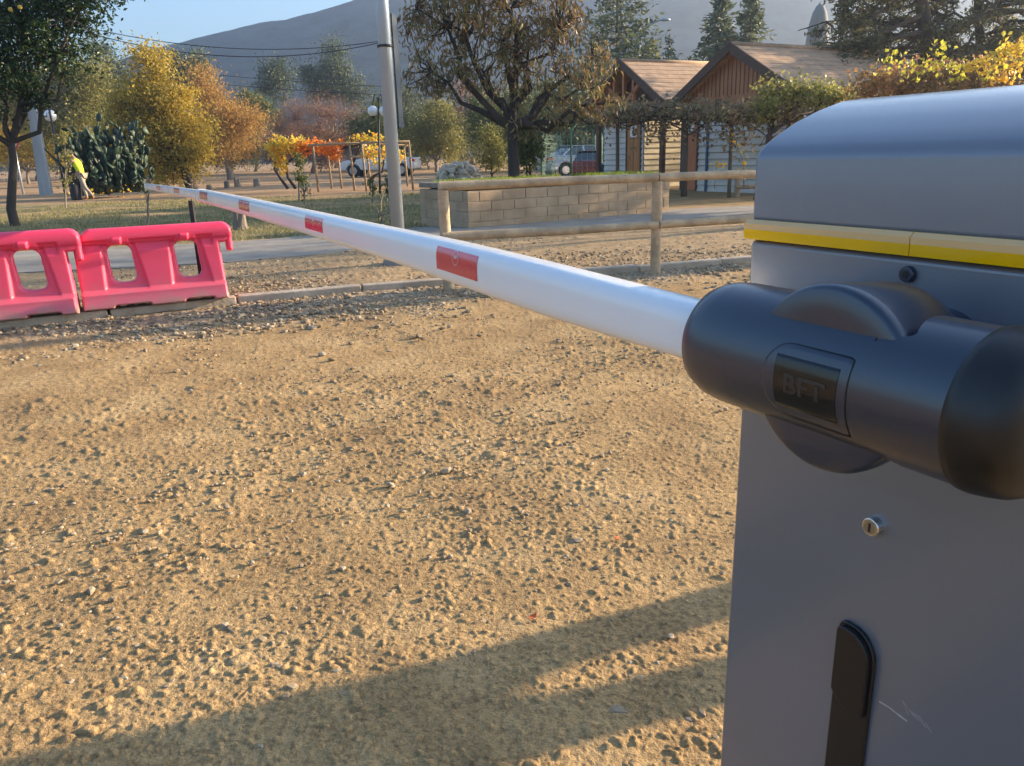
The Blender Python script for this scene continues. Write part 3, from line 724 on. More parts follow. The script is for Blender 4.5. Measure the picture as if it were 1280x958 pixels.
def planter():
    fl, fr, bl = gnd(586, 290), gnd(836, 268), gnd(541, 285); bl[2] = 0
    d = (fr-fl); L = np.linalg.norm(d); d /= L; e = bl-fl; We = 1.7; e = e/np.linalg.norm(e); e = np.array([-d[1], d[0], 0])*.9+e*.25; e /= np.linalg.norm(e)
    br = fr+e*We; bl = fl+e*We; root = empty('block_planter', fl, 'long low concrete block planter with grass on top behind the log fence', 'planter')
    H_ = .74; rng = np.random.default_rng(2); wall = MB(); mort = MB()
    def face(a, b, off):
        v = b-a; Lf = np.linalg.norm(v); v = v/Lf; nn = np.array([v[1], -v[0], 0]); rows = 4; bh = (H_-.09)/rows
        mort.box((a+b)/2-nn*.06+[0, 0, (H_-.1)/2-.1], v*(Lf/2-.004), nn*.05, (0, 0, (H_-.1)/2+.1))
        for r_ in range(rows):
            x = -(.22 if r_ % 2 else 0)
            while x < Lf:
                x0, x1 = max(x, 0), min(x+.44, Lf); x += .445
                if x1-x0 < .04: continue
                c = a+v*(x0+x1)/2+nn*(-.05+rng.normal()*.003)+[0, 0, bh*(r_+.5)-.02]
                wall.box(c, v*((x1-x0)/2-.005), nn*.05, (0, 0, bh/2-.005))
    face(fl, fr, 0); face(fr, br, 0); face(br, bl, 0); face(bl, fl, 0)
    mort.build('mortar_bed', M['mortar'], root); wall.build('wall', M['block'], root, .006, 1)
    cap = MB()
    for a, b in ((fl, fr), (fr, br), (br, bl), (bl, fl)):
        v = b-a; Lf = np.linalg.norm(v); v = v/Lf; nn = np.array([v[1], -v[0], 0]); k = int(Lf/.9)+1
        for i in range(k):
            t0, t1 = i/k*Lf+.004, (i+1)/k*Lf-.004; t0 += .2 if i == 0 else 0
            cap.box(a+v*(t0+t1)/2-nn*.08+[0, 0, H_-.035+rng.normal()*.003], v*(t1-t0)/2, nn*.10, (0, 0, .042))
    cap.build('rim', M['capstone'], root, .012, 2)
    soil = MB(); ins = .15; q = [fl+d*ins+e*ins, fr-d*ins+e*ins, br-d*ins-e*ins, bl+d*ins-e*ins]; soil.prism([p+[0, 0, H_-.15] for p in q], (0, 0, .12)); soil.build('soil', paint('soil', (.12, .09, .06), .95, bump=.8, bscale=10), root)
    P = []; 
    n = 9000; u, w = rng.uniform(.02, .98, n), rng.uniform(.05, .95, n)
    k = fbm(u*9, w*3, 3, 5) > .47; u, w = u[k], w[k]; P = fl+(fr-fl)*u[:, None]+e*(w*We)[:, None]+[0, 0, H_-.03]
    V, F = leaf_quads(rng, P, .09, .12, -1.6); g = link('grass', mesh_np('grass', V, F, leafmat('planter_grass', [(.10, .14, .02), (.22, .30, .03), (.36, .40, .05)], .4), False, rng.uniform(0, 1, len(F))), root); g['kind'] = 'stuff'
planter()

# ------------------------------------------------------------------ grass and gravel
def grass_blades():
    rng = np.random.default_rng(12); n = 60000; x = rng.uniform(-14, 7, n); y = rng.uniform(11, 27, n)
    pb = line(PB, x); k = (y > pb+.3+(fbm(x, y, 3, 5)-.5)*.8) & (fbm(x*.35, y*.7, 4, 7)+.10 > .53+rng.uniform(-.1, .05, n)) & ~((x > 2.2)); x, y = x[k], y[k]
    V, F = leaf_quads(rng, np.stack([x, y, np.full(len(x), -.01)], 1), .075, .14, -1.5)
    g = link('grass', mesh_np('grass', V, F, leafmat('grass', [(.12, .13, .03), (.24, .22, .07), (.38, .31, .14), (.48, .37, .19)], .4), False, rng.uniform(0, 1, len(F)))); tag(g, 'short patchy green lawn grass between the footpath and the far field', 'grass', kind='stuff')
grass_blades()
def stones():
    t = (1+5**.5)/2; ico = np.array([(-1, t, 0), (1, t, 0), (-1, -t, 0), (1, -t, 0), (0, -1, t), (0, 1, t), (0, -1, -t), (0, 1, -t), (t, 0, -1), (t, 0, 1), (-t, 0, -1), (-t, 0, 1)])/np.hypot(1, t)
    tri = np.array([(0, 11, 5), (0, 5, 1), (0, 1, 7), (0, 7, 10), (0, 10, 11), (1, 5, 9), (5, 11, 4), (11, 10, 2), (10, 7, 6), (7, 1, 8), (3, 9, 4), (3, 4, 2), (3, 2, 6), (3, 6, 8), (3, 8, 9), (4, 9, 5), (2, 4, 11), (6, 2, 10), (8, 6, 7), (9, 8, 1)])
    rng = np.random.default_rng(77)
    def batch(n, pos, smin, smax, pw=3.):
        s = smin+(smax-smin)*rng.uniform(0, 1, n)**pw; P = pos(n)
        k = len(P); s = s[:k]; V = ico[None]*(1+rng.normal(size=(k, 12, 1))*.14)*s[:, None, None]*rng.uniform(.6, 1.3, (k, 1, 3))*np.array([1, 1, .6])
        an = rng.uniform(0, 6.28, k); ca, sa = np.cos(an)[:, None], np.sin(an)[:, None]
        V = np.stack([V[..., 0]*ca-V[..., 1]*sa, V[..., 0]*sa+V[..., 1]*ca, V[..., 2]], -1)+P[:, None, :]+np.array([0, 0, 1])*(s*.15)[:, None, None]
        return V.reshape(-1, 3), (tri[None]+np.arange(k)[:, None, None]*12).reshape(-1, 3), np.repeat(rng.uniform(0, 1, k), 20)
    def near(n):
        x = rng.uniform(-4, 2.5, n*2); y = rng.uniform(1.1, 6.5, n*2); k = (fbm(x*1.3+3, y*1.3, 4, 11) > .45+rng.uniform(-.1, .12, n*2)) & (y < line(KERB, x)-.1); x, y = x[k][:n], y[k][:n]
        return np.stack([x, y, np.zeros(len(x))], 1)
    def kerbside(n):
        x = rng.uniform(-5, 6, n); y = line(KERB, x)-np.abs(rng.normal(size=n))*np.where(x < -.3, .85, .5)-.03; keep = (fbm(x*1.5, y*1.5, 3, 9) > .40); x, y = x[keep], y[keep]
        return np.stack([x, y, np.zeros(len(x))], 1)
    def verge(n):
        x = rng.uniform(-5, 8, n); a, b = line(KERB, x)+.15, line(PF, x); y = a+(b-a)*rng.uniform(0, 1, n)**1.4
        return np.stack([x, y, np.full(len(x), .05)], 1)
    out = [batch(14000, near, .002, .012, 3), batch(260, near, .010, .024, 3), batch(15000, kerbside, .005, .03, 3.5), batch(12000, verge, .006, .028, 3.5)]
    V = []; F = []; v = []; o = 0
    for a, b, c in out: V.append(a); F.append(b+o); v.append(c); o += len(a)
    g = link('gravel', mesh_np('gravel', np.concatenate(V), np.concatenate(F), leafmat('gravel_stones', [(.18, .13, .08), (.32, .23, .13), (.28, .22, .15), (.40, .32, .22)], 0, .9), False, np.concatenate(v)))
    tag(g, 'loose pale gravel and pebbles scattered over the dirt road', 'gravel', kind='stuff')
stones()
M['bark_dark'] = paint('bark_dark', (.055, .042, .034), .95, var=.4, scale=5, bump=.9, bscale=25, streak=True)
def fallen(px, py, s, col, lab, yaw):
    p = gnd(px, py, .012); mb = MB(); V = [p+s*np.array(q) for q in ((-.5, 0, .05), (-.25, .25, 0), (.1, .32, .06), (.5, .05, .22), (.2, -.28, .03), (-.2, -.25, .0), (0, 0, .02))]
    c, s_ = math.cos(yaw), math.sin(yaw); V = [p+np.array([(v-p)[0]*c-(v-p)[1]*s_, (v-p)[0]*s_+(v-p)[1]*c, (v-p)[2]]) for v in V]
    mb.add(V, [(6, (i+1) % 6, i) for i in range(6)][::1]); o = mb.build('fallen_leaf', col); so = o.modifiers.new('t', 'SOLIDIFY'); so.thickness = .0012; tag(o, lab, 'leaf')
ol = paint('orange_leaf', (.65, .13, .03), .6, var=.3, scale=30)
fallen(666, 771, .028, ol, 'bright orange fallen leaf on the dirt above the dark shadow band', .5)
fallen(772, 673, .022, ol, 'small dull orange fallen leaf on the sunlit dirt nearest the grey cabinet', 2.)

# ------------------------------------------------------------------ poles, lamps and signs
M['galv'] = paint('galvanised', (.40, .46, .52), .42, metal=.45, var=.15, scale=5, streak=True, dirt=(.3, .3, .28), dirtamt=.3)
M['signback'] = paint('sign_back', (.05, .065, .08), .6, metal=.2, var=.2, scale=4)
M['dark_metal'] = paint('dark_metal', (.025, .026, .028), .5, metal=.3, var=.2)
M['globe'] = paint('opal_globe', (.82, .80, .76), .25, var=.04, coat=.3)
M['pole_con'] = paint('concrete_pole', (.33, .34, .34), .85, var=.2, scale=3, bump=.3, bscale=20, streak=True)
def steel_pole():
    b = gnd(501, 336); top = atY(474, -40, b[1]*1.0); root = empty('sign_pole', b, 'grey galvanised steel pole carrying narrow sign boards, standing behind the boom', 'pole')
    d = (top-b); d = d/np.linalg.norm(d); mb = MB(); mb.tube([b-[0, 0, .1], b+d*6.0], [.072, .066], 24); mb.build('pole', M['galv'], root)
    mb = MB(); mb.tube([b-[0, 0, .1], b+[0, 0, .09], b+[0, 0, .12]], [.21, .19, .15], 18); mb.build('footing', M['concrete'], root)
    # sign boards seen almost edge on: one each side of the pole
    def board(corners, th, name, par):
        n_ = np.cross(corners[1]-corners[0], corners[3]-corners[0]); n_ /= np.linalg.norm(n_); mb = MB(); mb.prism(corners, n_*th); return mb.build(name, M['signback'], par, .004)
    def on_pole(py): t = (atY(485, py, b[1])[2]-b[2])/d[2]; return b+d*t
    vd = lambda p: (p-CAM)/np.linalg.norm(p-CAM)
    out = np.array([.40, -.93, 0])                       # boards run mostly towards the viewer
    for z0, z1, side, w, nm in ((160, 16, .080, .17, 'sign_board'), (100, 8, -.066, .10, 'sign_board')):
        c0, c1 = on_pole(z0), on_pole(z1)
        s_ = np.array([side, .07, 0]); o2 = np.array([.16 if side > 0 else -.28, .98, 0]); o2 /= np.linalg.norm(o2)
        P = [c0+s_-o2*w*.25, c0+s_+o2*w*.75, c1+s_+o2*w*.75, c1+s_-o2*w*.25]; board(P, .018, nm, root)
    for py in (58,):
        c = on_pole(py); mb = MB(); mb.tube([c-d*.012, c+d*.012], [.080, .080], 24); mb.build('clamp', M['dark_metal'], root)
steel_pole()
def globe_lamp(base, top, globes, lab, r=.2, rp=.035, arm=True):
    base, top = np.array(base, float), np.array(top, float); root = empty('globe_lamp', base, lab, 'street lamp'); d = top-base
    mb = MB(); mb.tube([base-[0, 0, .1], base+d*.25, top], [rp*1.4, rp, rp*.8], 10); mb.build('post', M['dark_metal'], root)
    for g in globes:
        g = np.array(g, float); mb = MB(); mb.sphere(g, r, 24); gl = mb.build('globe', M['globe'], root)
        mb = MB(); mb.tube([g-[0, 0, r+.06], g-[0, 0, r-.05]], [.05, .08], 10); mb.build('lamp_socket', M['dark_metal'], root); mb = MB(); ax = base+d*((g[2]+r+.10-base[2])/d[2]); mb.tube([ax, (ax+g)/2+[0, 0, r+.22], g+[0, 0, r-.01]], [.018, .016, .02], 6); mb.build('lamp_arm', M['dark_metal'], root)
Yl = 27.; B = gnd(475, 243); Yl = B[1]
globe_lamp(B, atY(473, 122, Yl), [atY(466, 139, Yl), atY(480, 139, Yl)], 'thin black lamp post with two white globes, just left of the steel pole', .17)
B = atY(78, 222, 34.); B[2] = 0
globe_lamp(B, atY(58, 118, 34.), [atY(63, 145, 34.3)], 'leaning dark lamp post with one white globe near the worker', .24, .05)
def concrete_pole():
    Y = 36.; b = atY(57, 238, Y); b[2] = 0; t = atY(34, 95, Y); root = empty('utility_pole', b, 'leaning tapered concrete utility pole beside the citrus tree', 'pole'); d = t-b
    u = np.array([1., .2, 0]); u /= np.linalg.norm(u); v = np.array([-.2, 1., 0]); mb = MB(); V = []
    for k, (w1, w2) in ((0, (.24, .18)), (1, (.13, .11))):
        c = b+d*k*1.25-([0, 0, .1] if k == 0 else [0, 0, 0]); V += [c-u*w1-v*w2, c+u*w1-v*w2, c+u*w1+v*w2, c-u*w1+v*w2]
    mb.add(V, [(3, 2, 1, 0), (4, 5, 6, 7), (0, 1, 5, 4), (1, 2, 6, 5), (2, 3, 7, 6), (3, 0, 4, 7)]); mb.build('pole', M['pole_con'], root, .02)
    mb = MB(); c = b+d*1.2; mb.box(c, u*.9, v*.05, (0, 0, .06)); mb.build('crossarm', M['galv'], root)
    return b+d*1.2
ptop = concrete_pole()
def yield_sign():
    Y = 38.; b = atY(27, 232, Y); b[2] = 0; t = atY(17, 180, Y); root = empty('give_way_sign', b, 'red-edged triangular give way sign on a thin post by the citrus trunk', 'sign')
    mb = MB(); mb.tube([b-[0, 0, .1], t], [.05, .05], 8); mb.build('post', M['galv'], root)
    c = t+[.05, -.07, .0]; w = .42; red = paint('sign_red', (.5, .05, .04), .5); wh = paint('sign_white', (.6, .55, .5), .5)
    for k, m_, nm, y in ((1, red, 'sign_plate', 0), (.66, wh, 'sign_face', -.012)):
        tri = [c+np.array([-w*k, y, w*.55*k+.0]), c+np.array([w*k, y, w*.55*k]), c+np.array([0, y, -w*.85*k])]; mb = MB(); mb.prism(tri, (0, -.01, 0)); mb.build(nm, m_, root)
yield_sign()
def cobra_lamp():
    Y = 48.; b = atY(799, 190, Y); b[2] = 0; root = empty('street_lamp', b, 'tall curved-arm street lamp rising behind the brown roofs', 'street lamp')
    P = [b]+[atY(px, py, Y) for px, py in ((798, 90), (799, 62), (802, 45), (810, 33), (820, 27), (828, 25))]
    mb = MB(); mb.tube(P, [.1, .07, .06, .055, .05, .045, .045], 10); mb.build('pole', M['galv'], root)
    h_ = P[-1]; mb = MB(); mb.sphere(h_+[.15, 0, 0], (.32, .14, .09), 12); mb.build('lamp_head', M['galv'], root)
cobra_lamp()
def wires():
    def wire(a, b, sag, r, lab):
        mb = MB(); t = np.linspace(0, 1, 30)[:, None]; P = np.array(a)+(np.array(b)-np.array(a))*t; P[:, 2] -= (4*sag*t*(1-t))[:, 0]; mb.tube(P, [r]*30, 5)
        o = mb.build('power_line', M['dark_metal']); tag(o, lab, 'power line', 'power lines over the far field')
    Y = 62.
    wire(atY(60, 22, Y), atY(486, 50, Y), 1.3, .03, 'topmost power line crossing the blue sky')
    wire(atY(60, 26, Y+1), atY(486, 51, Y+1), 1.75, .035, 'power line hanging just below the topmost one')
    wire(atY(60, 80, Y), atY(640, 122, Y), .6, .02, 'faint lowest power line against the foot of the hill')
    wire(atY(60, 68, Y), atY(640, 112, Y), .6, .02, 'faint power line against the hill, second lowest')
wires()
# black rest post under the tip of the boom
c = gnd(255, 355, .03); c = atY(244, 290, 6.95); c[2] = .03
r_ = empty('bollard', c, 'slim black post standing behind the pink barriers under the boom tip', 'post')
tp = atY(236.5, 251, 6.95)
mb = MB(); mb.box(c+[0, 0, tp[2]/2-.03], (.019, 0, 0), (0, .019, 0), (0, 0, tp[2]/2)); mb.build('post', M['dark_metal'], r_, .003)
mb = MB(); mb.box(c+[0, 0, .01], (.07, 0, 0), (0, .07, 0), (0, 0, .006)); mb.build('foot_plate', M['dark_metal'], r_)

# ------------------------------------------------------------------ weatherboard buildings with brown gable roofs
M['board'] = paint('white_weatherboard', (.68, .64, .57), .7, var=.08, scale=2, dirt=(.4, .36, .3), dirtamt=.3)
M['board_sunlit'] = paint('sunlit_weatherboard', (.72, .62, .42), .7, var=.08, scale=2, dirt=(.45, .36, .22), dirtamt=.3)  # white boards of the side wall, warm sunlight put into their colour
M['gap'] = paint('board_lip_shade', (.30, .29, .27), .95, var=.2)  # undersides of the board lips, painted darker to stand in for shade
M['roof'] = paint('brown_roof_tiles', (.43, .28, .17), .85, var=.2, scale=3, bump=.6, bscale=14, dirt=(.14, .10, .08))
M['trim'] = paint('dark_brown_trim', (.10, .055, .035), .7, var=.2)
M['wood_red'] = paint('red_brown_boards', (.42, .17, .07), .65, var=.25, scale=5, streak=True)
M['door'] = paint('varnished_door', (.42, .18, .06), .45, var=.25, scale=6, streak=True)
M['door2'] = paint('orange_door', (.50, .17, .07), .45, var=.2, scale=6, streak=True)
B_ = np.array([math.cos(PH), math.sin(PH), 0])       # away from the viewer, to the right
def weather(mb, a, b, z0, z1, nn, pitch=.18, th=.03):
    """overlapping boards on the wall from a to b, outward normal nn"""
    v = b-a; L = np.linalg.norm(v); v = v/L; k = int(round((z1-z0)/pitch)); p = (z1-z0)/k
    for i in range(k):
        zz = z0+i*p; q0 = a+[0, 0, zz]; A0, A1 = q0+nn*(th+.012), q0+v*L+nn*(th+.012); C0, C1 = q0+nn*.004+[0, 0, p], q0+v*L+nn*.004+[0, 0, p]
        B0, B1 = q0+nn*.0, q0+v*L
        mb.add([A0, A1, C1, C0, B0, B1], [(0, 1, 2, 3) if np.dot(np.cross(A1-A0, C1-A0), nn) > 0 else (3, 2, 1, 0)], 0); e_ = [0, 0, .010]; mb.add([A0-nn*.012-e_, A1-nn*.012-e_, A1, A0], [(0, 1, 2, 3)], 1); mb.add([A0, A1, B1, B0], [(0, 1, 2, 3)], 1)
def gable_roof(root, apexF, half, zr, ze, length, over=.35, th=.09, hip=0., mat=None):
    """apexF: point on the ground below the front apex; ridge along B_; eaves at +-half along A"""
    mat = mat or M['roof']
    for sgn in (-1, 1):
        a0 = apexF-B_*over; a1 = apexF+B_*(length-hip); e0 = apexF-B_*over+A*sgn*half; e1 = apexF+B_*length+A*sgn*half
        P = [a0+[0, 0, zr], e0+[0, 0, ze], e1+[0, 0, ze], a1+[0, 0, zr]]; mb = MB(); nn = np.cross(P[1]-P[0], P[3]-P[0]); nn = nn/np.linalg.norm(nn); nn = nn if nn[2] > 0 else -nn
        mb.prism(P, -nn*th)
        # tile courses
        k = int(np.linalg.norm(P[1]-P[0])/.26)
        for i in range(k):
            t = i/k; q0 = P[0]+(P[1]-P[0])*t; q1 = P[3]+(P[2]-P[3])*t; dd = (P[1]-P[0])/k
            mb.add([q0+nn*.006, q1+nn*.006, q1+dd*1.02+nn*.016, q0+dd*1.02+nn*.016], [(0, 1, 2, 3) if sgn < 0 else (3, 2, 1, 0)]); mb.add([q0+dd*1.02+nn*.016, q1+dd*1.02+nn*.016, q1+dd*1.02, q0+dd*1.02], [(0, 1, 2, 3), ])
        rf = mb.build('roof', mat, root)
        mb = MB(); d = (P[1]-P[0]); Ld = np.linalg.norm(d); mb.box((P[0]+P[1])/2-B_*.03-nn*.05, d/2, B_*.028, nn*.11); mb.build('barge_board', M['trim'], rf)
        mb = MB(); mb.box((P[1]+P[2])/2-nn*.06+A*sgn*.03, (P[2]-P[1])/2, A*.02, (0, 0, .09)); mb.build('gutter', M['trim'], rf)
    mb = MB(); mb.tube([apexF-B_*over+[0, 0, zr+.01], apexF+B_*(length-hip)+[0, 0, zr+.01]], [.07, .07], 8); mb.build('ridge_cap', mat, root)
def wc_sign(p, name, par):
    mb = MB(); mb.box(p, A*.17, N*.008, (0, 0, .19)); s = mb.build(name, M['globe'], par)
    mb = MB(); c = p+N*.011; V = [c+A*.045*math.cos(t)+Z*(.10+.045*math.sin(t)) for t in np.linspace(0, 2*math.pi, 13)[:-1]]; mb.add(V, [list(range(12))])
    mb.add([c-A*.03+Z*.045, c+A*.03+Z*.045, c+A*.08-Z*.07, c-A*.08-Z*.07], [(0, 1, 2, 3)]); mb.add([c-A*.03-Z*.07, c+A*.03-Z*.07, c+A*.03-Z*.15, c-A*.03-Z*.15], [(0, 1, 2, 3)]); mb.build('sign_figure', M['dark_metal'], s)
def building_one():
    ap = np.array([4.12, 26.0, 0]); ze, zr = 2.55, 3.86; root = empty('toilet_block', ap, 'smaller white weatherboard building with an open-truss brown gable', 'building')
    gable_roof(root, ap, 2.1, zr, ze, 4.4, .5, hip=.6)
    fr = ap+B_*.3                                    # front wall set back under the gable
    cl, cr = fr+A*1.95, fr-A*.22
    H_ = 2.5
    door_a, door_b = fr+A*.66, fr-A*.10
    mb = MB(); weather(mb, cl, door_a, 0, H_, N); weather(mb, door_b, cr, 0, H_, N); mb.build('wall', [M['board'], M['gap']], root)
    mb = MB(); back = B_*3.4
    weather(mb, cr, cr+back, 0, H_, -A); mb.build('wall', [M['board_sunlit'], M['gap']], root)
    mb = MB(); weather(mb, cl+back, cl, 0, H_, A); weather(mb, cr+back, cl+back, 0, H_, B_)
    for a, b in ((cl, cr), (cr, cr+back), (cl+back, cl)): mb.add([a+[0, 0, 0], b, b+[0, 0, H_], a+[0, 0, H_]], [(0, 1, 2, 3)])
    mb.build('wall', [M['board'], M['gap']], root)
    mb = MB(); mb.box((door_a+door_b)/2+N*.01+[0, 0, 1.06], A*.36, N*.025, (0, 0, 1.05)); dr = mb.build('door', M['door'], root, .006)
    mb = MB()
    for k in (0,): mb.box((door_a+door_b)/2+A*k+N*.038+[0, 0, 1.06], A*.006, N*.003, (0, 0, 1.0))
    mb.build('door_joint', M['trim'], dr); mb = MB(); mb.box((door_a+door_b)/2+A*.22+N*.05+[0, 0, .95], A*.03, N*.02, (0, 0, .06)); mb.build('handle', M['chrome'], dr)
    mb = MB(); mb.box(door_a+N*.02+[0, 0, 1.1], A*.03, N*.035, (0, 0, 1.12)); mb.box(door_b+N*.02+[0, 0, 1.1], A*.03, N*.035, (0, 0, 1.12)); mb.box((door_a+door_b)/2+N*.02+[0, 0, 2.2], A*.38, N*.034, (0, 0, .05)); mb.build('door_frame', M['trim'], root)
    wc_sign((door_a+door_b)/2+N*.05+[0, 0, 1.78], 'door_sign', dr)
    # gable panel behind the truss, and the truss
    mb = MB(); mb.prism([fr+A*1.85+[0, 0, ze-.02], fr-A*1.85+[0, 0, ze-.02], fr+[0, 0, zr-.14]], B_*.05); mb.build('gable_panel', M['trim'], root)
    f = ap-B_*.35; tr = MB()
    def beam(a, b, w=.05):
        a, b = np.array(a, float), np.array(b, float); d = b-a; u = np.cross(d, B_); u = u/np.linalg.norm(u)*w; tr.box((a+b)/2, d/2, B_*w, u)
    beam(f+A*2.0+Z*(ze-.03), f-A*2.0+Z*(ze-.03)); beam(f+Z*ze, f+Z*(zr-.13)); beam(f-A*.0+Z*(ze+.0), f-A*.85+Z*(ze+.62)); beam(f+Z*ze, f+A*.85+Z*(ze+.62)); beam(f-A*.5+Z*ze, f-A*.5+Z*(zr-.5)); beam(f+A*.5+Z*ze, f+A*.5+Z*(zr-.5))
    beam(f+A*2.0+Z*(ze-.1), f+Z*(zr-.1), .045); beam(f-A*2.0+Z*(ze-.1), f+Z*(zr-.1), .045); tr.build('truss', M['wood_red'], root)
    for s in (1.38, -1.95):
        mb = MB(); c = f+A*s; mb.box(c+Z*(ze/2-.05), A*.07, N*.07, (0, 0, ze/2)); mb.build('porch_post', M['trim'], root, .01)
def building_two():
    ap = np.array([6.47, 21.85, 0]); ze, zr = 2.5, 3.74; root = empty('cabin', ap, 'larger weatherboard cabin with a red-brown boarded gable and long brown roof', 'building')
    gable_roof(root, ap, 2.2, zr, ze, 5.5, .62)
    f = ap; H_ = 2.5; cl, cr = f+A*2.0, f-A*2.1
    for (a, b) in ((cl+B_*.9, f+B_*.9+A*1.5),): pass
    fw = f-B_*.30; cl, cr = fw+A*2.16, fw-A*2.1; da, db = fw+A*2.08, fw+A*1.42
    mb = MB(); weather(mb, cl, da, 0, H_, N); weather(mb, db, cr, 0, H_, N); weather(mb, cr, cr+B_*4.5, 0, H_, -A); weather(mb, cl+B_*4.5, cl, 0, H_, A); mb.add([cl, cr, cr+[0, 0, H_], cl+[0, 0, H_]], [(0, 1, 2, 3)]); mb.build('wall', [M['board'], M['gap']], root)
    mb = MB(); mb.box((da+db)/2+N*.01+[0, 0, 1.04], A*.30, N*.025, (0, 0, 1.03)); dr = mb.build('door', M['door2'], root, .006)
    mb = MB(); mb.box(da+N*.02+[0, 0, 1.1], A*.035, N*.04, (0, 0, 1.12)); mb.box(db+N*.02+[0, 0, 1.1], A*.03, N*.034, (0, 0, 1.12)); mb.build('door_frame', M['trim'], root)
    wc_sign((da+db)/2+N*.05+[0, 0, 1.80], 'door_sign', dr)
    mb = MB(); mb.box(db-A*.42+N*.05+[0, 0, 1.2], A*.03, N*.03, (0, 0, 1.2)); mb.build('drainpipe', paint('blue_pipe', (.05, .12, .22), .5), root)
    mb = MB(); fw = f-B_*.36; mb.prism([fw+A*2.1+[0, 0, 2.1], fw-A*2.1+[0, 0, 2.1], fw-A*2.05+[0, 0, H_-.06], fw+[0, 0, zr-.15], fw+A*2.05+[0, 0, H_-.06]], B_*.02)
    gp = mb.build('gable_panel', M['wood_red'], root)
    for k in np.arange(-1.8, 1.9, .15):
        hh = (zr-.2-H_)*(1-abs(k)/2.05); mb = MB()
        if hh > .08: mb.box(fw+A*k+N*.008+[0, 0, H_+.02+hh/2], A*.006, N*.005, (0, 0, hh/2)); mb.build('board_joint', M['trim'], gp)
building_one(); building_two()

# ------------------------------------------------------------------ vine pergola in front of the buildings
M['old_wood'] = paint('weathered_wood', (.14, .11, .085), .9, var=.3, scale=6, bump=.5, bscale=25, streak=True)
M['vine_dry'] = leafmat('dry_vine_leaves', [(.13, .09, .07), (.28, .19, .13), (.42, .28, .13), (.22, .22, .09), (.50, .38, .20)], .45)
M['vine_green'] = leafmat('green_vine_leaves', [(.12, .12, .04), (.24, .24, .06), (.40, .38, .10), (.32, .24, .13)], .45)
M['vine_yellow'] = leafmat('yellow_leaves', [(.65, .36, .03), (.80, .52, .04), (.70, .60, .08)], .5)
def along(P, n, rng, rx, rz):
    P = np.array(P, float); t = rng.uniform(0, len(P)-1.001, n); i = t.astype(int); f = (t-i)[:, None]; Q = P[i]*(1-f)+P[i+1]*f
    return Q+rng.normal(size=(n, 3))*np.array([rx, rx, rz])
def pergola_front():
    L = [atY(757, 152, 22.6), atY(800, 146, 21.6), atY(850, 146, 20.6), atY(900, 148, 19.6), atY(950, 150, 18.8), atY(1040, 150, 17.6)]
    root = empty('vine_pergola', (L[0][0], L[0][1], 0), 'weathered timber pergola smothered in dry brown vine in front of the doors', 'pergola'); rng = np.random.default_rng(31)
    mb = MB(); mb.tube([p+[0, 0, -.02] for p in L], [.06]*6, 6); mb.build('beam', M['old_wood'], root)
    mb = MB(); mb.tube([p+B_*1.0+[0, 0, -.02] for p in L], [.05]*6, 6); mb.build('beam', M['old_wood'], root)
    for px, py, r in ((772, 150, .055), (857, 148, .085), (915, 150, .05), (986, 150, .06)):
        Yp = np.interp(px, [757, 800, 850, 900, 950, 1040], [22.6, 21.6, 20.6, 19.6, 18.8, 17.6]); t = atY(px, py, Yp); mb = MB(); mb.tube([(t[0]+.02, t[1], -.1), t], [r, r*.9], 8); mb.build('post', M['old_wood'], root)
    tb = Tubes(); 
    for i in range(60):
        a = along(L, 1, rng, .25, .08)[0]; b = a+np.array([rng.normal()*.8, rng.normal()*.4, rng.uniform(-.25, .3)]); tb.add(bend(rng, a, b, 4, .12), np.linspace(.022, .006, 5), 5)
    tb.build('vine_stem', M['bark_dark'], root)
    P = along(L, 4200, rng, .32, .13)+[0, 0, .15]; C2 = along(L, 46, rng, .25, .05); Pd = np.repeat(C2, 14, 0)+rng.normal(size=(46*14, 3))*[.08, .08, .20]-[0, 0, .28]
    P = np.concatenate([P, Pd]); V, F = leaf_quads(rng, P, .11, .6, .35); link('vine_leaves', mesh_np('vine_leaves', V, F, M['vine_dry'], False, rng.uniform(0, 1, len(F))), root)
pergola_front()
def vine_tree():
    Y = 18.3; base = gnd(952, 240); base = atY(948, 225, Y); base[2] = 0
    def W(px, py, y=Y): return atY(px, py, y)
    t = tree('grapevine', 'dark crooked grapevine with green and yellow leaves beside the cabinet top', 'vine', base, [(W(975, 118), (.55, .5, .28)), (W(1010, 118), (.5, .5, .25)), (W(1045, 122, 17.8), (.5, .5, .22)), (W(960, 140), (.3, .3, .25))], M['vine_green'], M['bark_dark'], 41, 80, 42, .14, .085, .75, .15, tr=.075, lean=W(962, 168))
    rng = np.random.default_rng(3); P = np.concatenate([np.repeat([W(*q)], k, 0)+rng.normal(size=(k, 3))*s for q, k, s in (((896, 207), 16, .05), ((930, 212), 14, .06), ((931, 190), 6, .06), ((918, 178), 6, .08))])
    V, F = leaf_quads(rng, P, .10, .8, 0); link('yellow_leaves', mesh_np('yellow_leaves', V, F, M['vine_yellow'], False, rng.uniform(0, 1, len(F))), t)
    tb = Tubes(); tb.add([W(893, 236), W(896, 207)], [.012, .006], 4); tb.add([W(930, 236), W(930, 205), W(918, 172)], [.02, .014, .008], 5); tb.build('shoot_stem', M['bark_pale'], t)
vine_tree()

